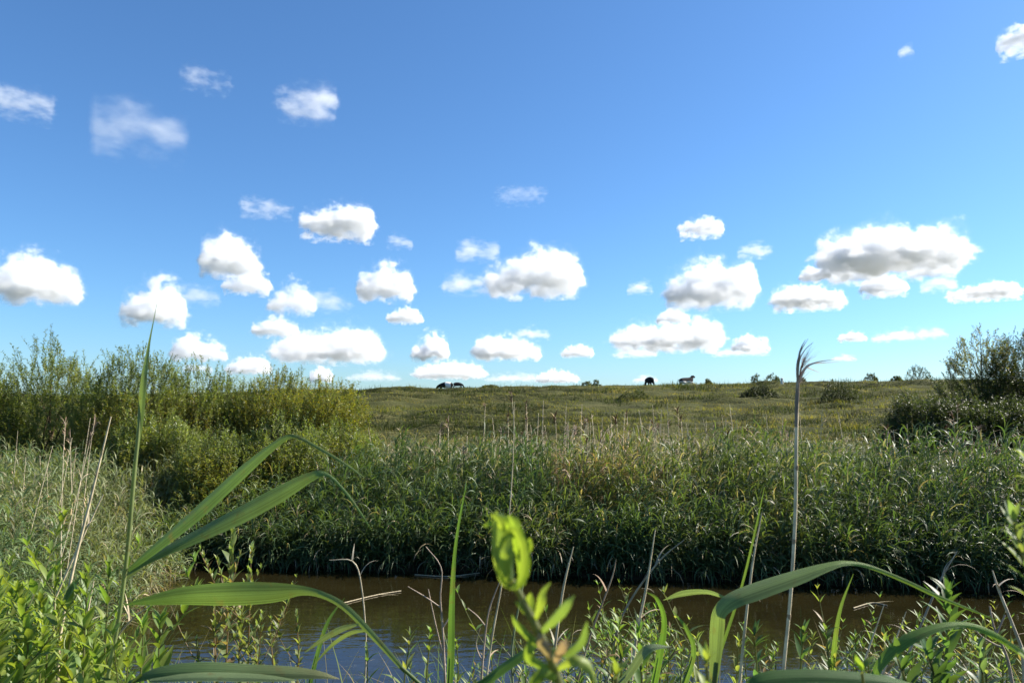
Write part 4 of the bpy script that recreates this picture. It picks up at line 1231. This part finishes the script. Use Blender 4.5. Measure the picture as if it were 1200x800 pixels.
for rows, c in (
    ([(622, 722, d5, .003, 20), (612, 714, d5, .006, 40), (604, 704, d5, .001, 30)], YG),
    ([(622, 724, d5, .003, 20), (620, 706, d5, .009, 20), (622, 694, d5, .001, 20)], YG),
    ([(626, 728, d5, .003, 20), (632, 708, d5 - .01, .008, 30), (636, 692, d5 - .01, .006, 30), (645, 682, d5 - .01, .001, 30)], (0.22, 0.28, 0.06)),
    ([(632, 742, d5, .004, 20), (650, 722, d5 - .01, .010, 40), (664, 706, d5 - .015, .009, 40), (673, 697, d5 - .015, .001, 40)], (0.17, 0.24, 0.07)),
    ([(640, 760, d5, .004, 20), (662, 762, d5 - .01, .010, 40), (680, 750, d5 - .015, .010, 40), (688, 728, d5 - .015, .001, 40)], (0.18, 0.26, 0.07)),
    ([(640, 760, d5, .004, 20), (622, 750, d5, .008, 40), (606, 734, d5, .007, 40), (600, 720, d5, .001, 40)], (0.20, 0.28, 0.06)),
    ([(650, 785, d5, .004, 20), (672, 772, d5 - .01, .010, 30), (690, 780, d5 - .01, .009, 30), (700, 805, d5 - .01, .001, 30)], (0.24, 0.30, 0.07)),
    ([(648, 785, d5, .004, 20), (628, 778, d5, .010, 30), (618, 768, d5, .009, 30), (622, 742, d5, .001, 30)], (0.20, 0.28, 0.05)),
    ([(655, 800, d5, .004, 20), (640, 792, d5 - .01, .012, 30), (628, 800, d5 - .01, .012, 30), (615, 825, d5 - .01, .001, 30)], (0.18, 0.26, 0.05)),
    ([(646, 772, d5 - .005, .004, 10), (640, 762, d5 - .012, .009, 20), (633, 752, d5 - .015, .009, 20), (632, 742, d5 - .015, .002, 20)], (0.25, 0.19, 0.17)),
    ([(650, 776, d5 - .005, .004, 10), (655, 764, d5 - .012, .009, 20), (660, 756, d5 - .015, .008, 20), (664, 748, d5 - .015, .002, 20)], (0.26, 0.18, 0.18)),
):
    mb = MB(); blade(mb, [(q[0], q[1], d5 + (q[2] - d5) * K5, q[3] * 0.68 * K5, q[4]) for q in rows], np.array(c) * 1.15, n=18, fold=0.55, jag=0.14); mb.build("leaf", M_WEED, rt)

# ------------------------------------------------------------------ clouds
CLOUD_Z = 820.0


def cloud_mat(name, dens, W, H, lobes, seed, soft):
    """vapour: thick inside the billowed outline, eroded by noise and thinning to nothing at its edge"""
    m, nt, out = node_mat(name)
    N, Lk = nt.nodes.new, nt.links.new

    def math_(op, a, b=None, c=None, clamp=False):
        n = N("ShaderNodeMath"); n.operation = op; n.use_clamp = clamp
        for i, v in enumerate((a, b, c)):
            if v is None: continue
            if isinstance(v, (int, float)): n.inputs[i].default_value = v
            else: Lk(v, n.inputs[i])
        return n.outputs[0]

    tc = N("ShaderNodeTexCoord"); sp = N("ShaderNodeSeparateXYZ"); Lk(tc.outputs["Object"], sp.inputs[0])
    mp = N("ShaderNodeMapping"); mp.inputs["Location"].default_value = (seed * 5.3, seed * 1.7, 0)
    k = 1.0 / H
    mp.inputs["Scale"].default_value = (k * (0.6 if soft else 1.0), k * (0.6 if soft else 1.0), k * 1.15)
    Lk(tc.outputs["Object"], mp.inputs[0])
    n1 = N("ShaderNodeTexNoise"); n1.inputs["Scale"].default_value = 2.3; n1.inputs["Detail"].default_value = 8; n1.inputs["Roughness"].default_value = 0.6
    Lk(mp.outputs[0], n1.inputs["Vector"])
    u = math_("MULTIPLY_ADD", sp.outputs[0], 1.0 / W, 0.5)
    rp = N("ShaderNodeValToRGB"); rp.color_ramp.interpolation = "B_SPLINE"
    pts = [(0.0, -0.12)] + [(0.07, 0.28)] + list(sorted(lobes)) + [(0.93, 0.28)] + [(1.0, -0.12)]
    els = rp.color_ramp.elements
    els[0].position = 0.0; els[1].position = 1.0
    els[0].color = (0, 0, 0, 1); els[1].color = (0, 0, 0, 1)
    for x_, h_ in pts[1:-1]:
        e_ = els.new(x_); e_.color = (h_, h_, h_, 1)
    Lk(u, rp.inputs[0])
    dp = math_("MULTIPLY", sp.outputs[1], 2.0 / W)
    dq = math_("MULTIPLY_ADD", math_("MULTIPLY", dp, dp), -0.75, 1.0)
    v = math_("MULTIPLY", sp.outputs[2], 1.0 / H)
    d = math_("SUBTRACT", math_("MULTIPLY", rp.outputs[0], dq), v)
    d = math_("MINIMUM", d, math_("MULTIPLY_ADD", v, 1.6, 0.02))
    e = math_("ABSOLUTE", math_("MULTIPLY_ADD", u, 2.0, -1.0))
    d = math_("SUBTRACT", d, math_("MULTIPLY", math_("MAXIMUM", math_("SUBTRACT", e, 0.72), 0.0), 2.4))
    d = math_("ADD", d, math_("MULTIPLY_ADD", n1.outputs[0], 2.3 if soft else 2.1, -1.28 if soft else -1.13))
    mr = N("ShaderNodeMapRange"); mr.interpolation_type = "SMOOTHSTEP"
    mr.inputs[1].default_value = 0.0; mr.inputs[2].default_value = 0.6 if soft else 0.27
    mr.inputs[3].default_value = 0.0; mr.inputs[4].default_value = dens
    Lk(d, mr.inputs[0])
    mh = N("ShaderNodeMapRange"); mh.interpolation_type = "SMOOTHSTEP"      # thin veil round the billows
    mh.inputs[1].default_value = -0.22; mh.inputs[2].default_value = 0.25
    mh.inputs[3].default_value = 0.0; mh.inputs[4].default_value = dens * 0.07
    Lk(d, mh.inputs[0])
    total = math_("ADD", mr.outputs[0], mh.outputs[0])
    vol = N("ShaderNodeVolumePrincipled")
    vol.inputs["Color"].default_value = (0.955, 0.965, 0.98, 1)
    vol.inputs["Anisotropy"].default_value = 0.15
    Lk(total, vol.inputs["Density"])
    Lk(vol.outputs[0], out.inputs["Volume"])
    return m


def cloud(x0, x1, y0, y1, label, od=7.0, lobes=None, rag=1.0, seed=0):
    """a cumulus over a flat base, at its real height and size; lobes: (u, height) humps along its width"""
    rb = ray((x0 + x1) / 2, y1)
    D = (CLOUD_Z - 3.0) / rb[2]
    c = EYE + rb * D
    sc = D / F
    W, H = (x1 - x0) * sc * 1.06, (y1 - y0) * sc * 0.92
    lobes = sorted(lobes or [(0.2, 0.55), (0.5, 1.0), (0.8, 0.6)])
    pu = np.array([0.0, 0.07] + [l[0] for l in lobes] + [0.93, 1.0])
    ph = np.array([-0.12, 0.28] + [l[1] for l in lobes] + [0.28, -0.12])
    # the closed hull round the vapour, a little larger than its outline
    nu, nr = 44, 28
    U = np.linspace(0.0, 1.0, nu)
    rng = np.random.default_rng(seed)
    pu2 = np.linspace(0, 1, 120)
    sm = np.convolve(np.pad(np.interp(pu2, pu, ph), 8, mode="edge"), np.ones(9) / 9, mode="same")[8:-8]
    top = np.maximum(np.interp(U, pu2, sm), 0.0) + 0.30
    end = np.clip(1 - np.abs(U * 2 - 1) ** 6, 0.0, 1) ** 0.5
    a = np.arange(nr) * 2 * PI / nr
    X = (U[:, None] - 0.5) * W * 1.04 + 0 * a[None, :]
    cs, sn = np.cos(a), np.sin(a)
    Yd = W * 0.56 * np.sign(cs)[None, :] * (np.abs(cs) ** 0.8)[None, :] * (0.35 + 0.65 * end[:, None])
    Zh = np.where(sn[None, :] > 0, sn[None, :] * top[:, None] * H, sn[None, :] * 0.16 * H) * (0.25 + 0.75 * end[:, None])
    V = np.stack([X, Yd, Zh], -1)
    idx = np.arange(nu * nr).reshape(nu, nr); nx = np.roll(idx, -1, 1)
    faces = np.stack([idx[:-1], nx[:-1], nx[1:], idx[1:]], -1).reshape(-1, 4).tolist()
    faces += [idx[0].tolist(), idx[-1][::-1].tolist()]
    me = bpy.data.meshes.new("cloud")
    me.from_pydata(V.reshape(-1, 3).tolist(), [], faces)
    bm = bmesh.new(); bm.from_mesh(me); bmesh.ops.recalc_face_normals(bm, faces=bm.faces); bm.to_mesh(me); bm.free()
    o = bpy.data.objects.new("cloud", me); COL.objects.link(o)
    soft = od <= 3
    me.materials.append(cloud_mat("cloud_vapour", od * (1.0 if soft else 1.45) / max(min(W, 2.2 * H), 1), W, H, lobes, seed, soft))
    o.rotation_euler = (0, 0, -math.atan2(rb[0], rb[1]))
    o.location = Vector(c)
    tag(o, label, "cloud", "clouds in the sky")
    return o


CLOUDS = [
    (-30, 97, 288, 348, "white cloud with grey right end at the left edge of the sky", 7, [(0.2, .55), (.45, .95), (.6, 1), (.85, .55)]),
    (136, 224, 314, 376, "bright heaped cloud above the upright reed tip", 7, [(.25, .5), (.5, 1), (.8, .65)]),
    (228, 312, 262, 318, "tall white cloud with billowed top left of the middle", 7, [(.2, .7), (.4, 1), (.75, .75)]),
    (256, 322, 308, 341, "grey-white lump hanging below the tall billowed cloud", 4, [(.3, .6), (.6, 1), (.85, .6)]),
    (200, 262, 322, 356, "faint grey cloud between the heaped and billowed clouds", 1.6, None),
    (345, 447, 232, 273, "smooth loaf-shaped white cloud highest of the left group", 6, [(.25, .55), (.6, .9), (.8, 1)]),
    (276, 350, 228, 250, "thin wisp trailing left of the loaf-shaped cloud", 1.2, [(.1, .8), (.6, .7)]),
    (308, 376, 318, 364, "soft grey cloud with a bright nub near the left middle", 3.5, [(.3, .5), (.6, 1), (.8, .5)]),
    (410, 493, 302, 348, "broad white cloud right of the soft grey one", 6, [(.2, .7), (.45, .85), (.7, 1)]),
    (290, 355, 364, 392, "small white cloud left above the long low one", 4.5, [(.3, .7), (.6, 1)]),
    (308, 462, 372, 421, "long low cloud with two white humps left of centre", 6, [(.15, .55), (.35, .6), (.65, 1), (.8, .7)]),
    (196, 271, 384, 420, "white cloud low over the left thicket", 6, [(.3, 1), (.7, .65)]),
    (212, 252, 416, 437, "dim small cloud under the white one over the thicket", 2.5, None),
    (260, 322, 411, 437, "low white cloud half hidden by the left thicket", 5, [(.3, .7), (.7, 1)]),
    (360, 393, 420, 446, "small bright cloud at the thicket's right top", 6, [(.5, 1)]),
    (449, 499, 356, 377, "small flat white cloud left of the middle of the sky", 4.5, [(.4, .9), (.7, 1)]),
    (478, 531, 381, 420, "compact puffy cloud above the belted cow", 7, [(.3, .6), (.6, 1), (.85, .6)]),
    (546, 642, 388, 419, "row of small white puffs right of the compact cloud", 6, [(.2, .9), (.45, 1), (.75, .6)]),
    (594, 649, 376, 397, "flat thin cloud over the row of small puffs", 3, [(.5, 1)]),
    (558, 692, 281, 340, "big white cumulus in the middle of the sky", 7, [(.2, .5), (.45, .8), (.65, 1), (.88, .7)]),
    (512, 580, 310, 342, "grey shaded cloud joined to the big middle cumulus", 2.5, [(.3, .9), (.7, .8)]),
    (528, 592, 274, 302, "faint white scrap above left of the middle cumulus", 1.6, [(.3, 1), (.8, .8)]),
    (449, 487, 270, 289, "faint small cloud between the loaf and the middle cumulus", 1.6, None),
    (731, 768, 321, 343, "small pale cloud left of the broad right cumulus", 2.6, None),
    (770, 895, 294, 355, "broad white cumulus right of centre", 7.5, [(.2, .6), (.42, 1), (.65, .7), (.88, .8)]),
    (790, 853, 249, 274, "small white cloud with a left wisp, high right of centre", 4, [(.15, .35), (.55, 1), (.8, .7)]),
    (860, 910, 277, 299, "small soft cloud left of the biggest right cloud", 3, [(.4, 1)]),
    (950, 1136, 258, 316, "biggest white cloud with two crowns on the right", 8, [(.12, .55), (.25, .8), (.45, 1), (.7, .65), (.85, .8)]),
    (934, 977, 303, 329, "little cloud under the left end of the biggest cloud", 4.5, None),
    (1005, 1066, 313, 344, "white cloud hanging beneath the biggest cloud", 6, [(.3, 1), (.7, .8)]),
    (1076, 1124, 314, 340, "pale cloud beneath the right end of the biggest cloud", 3, None),
    (1108, 1197, 327, 348, "flat streak-like white cloud near the right edge", 5, [(.3, .5), (.7, 1)]),
    (898, 995, 329, 359, "low white cloud with long flat base right of the broad cumulus", 6, [(.2, .8), (.5, 1), (.8, .6)]),
    (708, 858, 364, 407, "long chain of low white puffs above the second cow", 6.5, [(.1, .35), (.35, .75), (.6, .6), (.8, 1)]),
    (766, 812, 354, 378, "little cap cloud on top of the long chain of puffs", 5, None),
    (854, 907, 384, 411, "white puff just right of the long chain", 6, [(.4, 1), (.75, .5)]),
    (653, 700, 398, 417, "small white puff left of the long chain", 5.5, [(.6, 1)]),
    (712, 775, 403, 418, "thin low streak under the long chain of puffs", 3, [(.3, .7), (.75, 1)]),
    (476, 578, 420, 442, "flat cloud bank low over the belted cow", 4, [(.3, .8), (.55, 1), (.8, .7)]),
    (622, 684, 430, 447, "small flat cloud low over the dike in the middle", 5, [(.35, 1), (.7, .7)]),
    (738, 774, 435, 448, "tiny cloud just above the second cow", 3, None),
    (980, 1018, 386, 399, "tiny white cloud right of the torn plume", 3.5, None),
    (1018, 1074, 383, 399, "small streaky cloud left over the right willows", 3, [(.4, .8), (.8, 1)]),
    (1066, 1114, 376, 396, "small fuzzy cloud nearest the right willow tops", 2.5, None),
    (972, 1006, 411, 423, "faint tiny cloud low right of the plume", 2, None),
    (103, 228, 104, 174, "thin grey-white cloud high on the left", 1.1, [(.1, .95), (.25, .7), (.55, .95), (.85, .45)]),
    (-25, 66, 96, 128, "pair of thin scraps high at the left edge", 1.6, [(.3, 1), (.85, .7)]),
    (316, 403, 93, 131, "small thin white cloud high left of centre", 2.4, [(.25, .6), (.6, .9), (.85, 1)]),
    (206, 276, 77, 98, "faint streak between the two high left clouds", 0.8, [(.25, 1), (.7, .5)]),
    (1168, 1226, 20, 56, "white cloud corner at the top right edge", 4, [(.3, .6), (.7, 1)]),
    (1051, 1073, 46, 67, "tiny faint scrap high on the right", 1.0, None),
    (326, 420, 334, 362, "grey veil of cloud beside the soft cloud left of centre", 1.0, [(.3, .8), (.7, 1)]),
    (560, 618, 318, 346, "dim veil under the left end of the middle cumulus", 1.2, [(.4, 1), (.7, .7)]),
    (826, 906, 404, 416, "faint flat streak under the puff right of the long chain", 1.4, [(.3, .8), (.7, 1)]),
    (560, 640, 432, 447, "hazy low streak between the cow and the middle dike cloud", 1.6, [(.4, .9), (.8, .7)]),
    (400, 476, 428, 446, "hazy low bank right of the thicket's top", 1.6, [(.3, .8), (.6, 1)]),
    (572, 648, 218, 232, "barely visible streak in the upper middle sky", 0.5, [(.3, .7), (.7, 1)]),
]
for i, c in enumerate(CLOUDS):
    cloud(*c[:5], od=c[5], lobes=c[6], seed=i + 1, rag=1.0 if c[5] > 3 else 1.9)
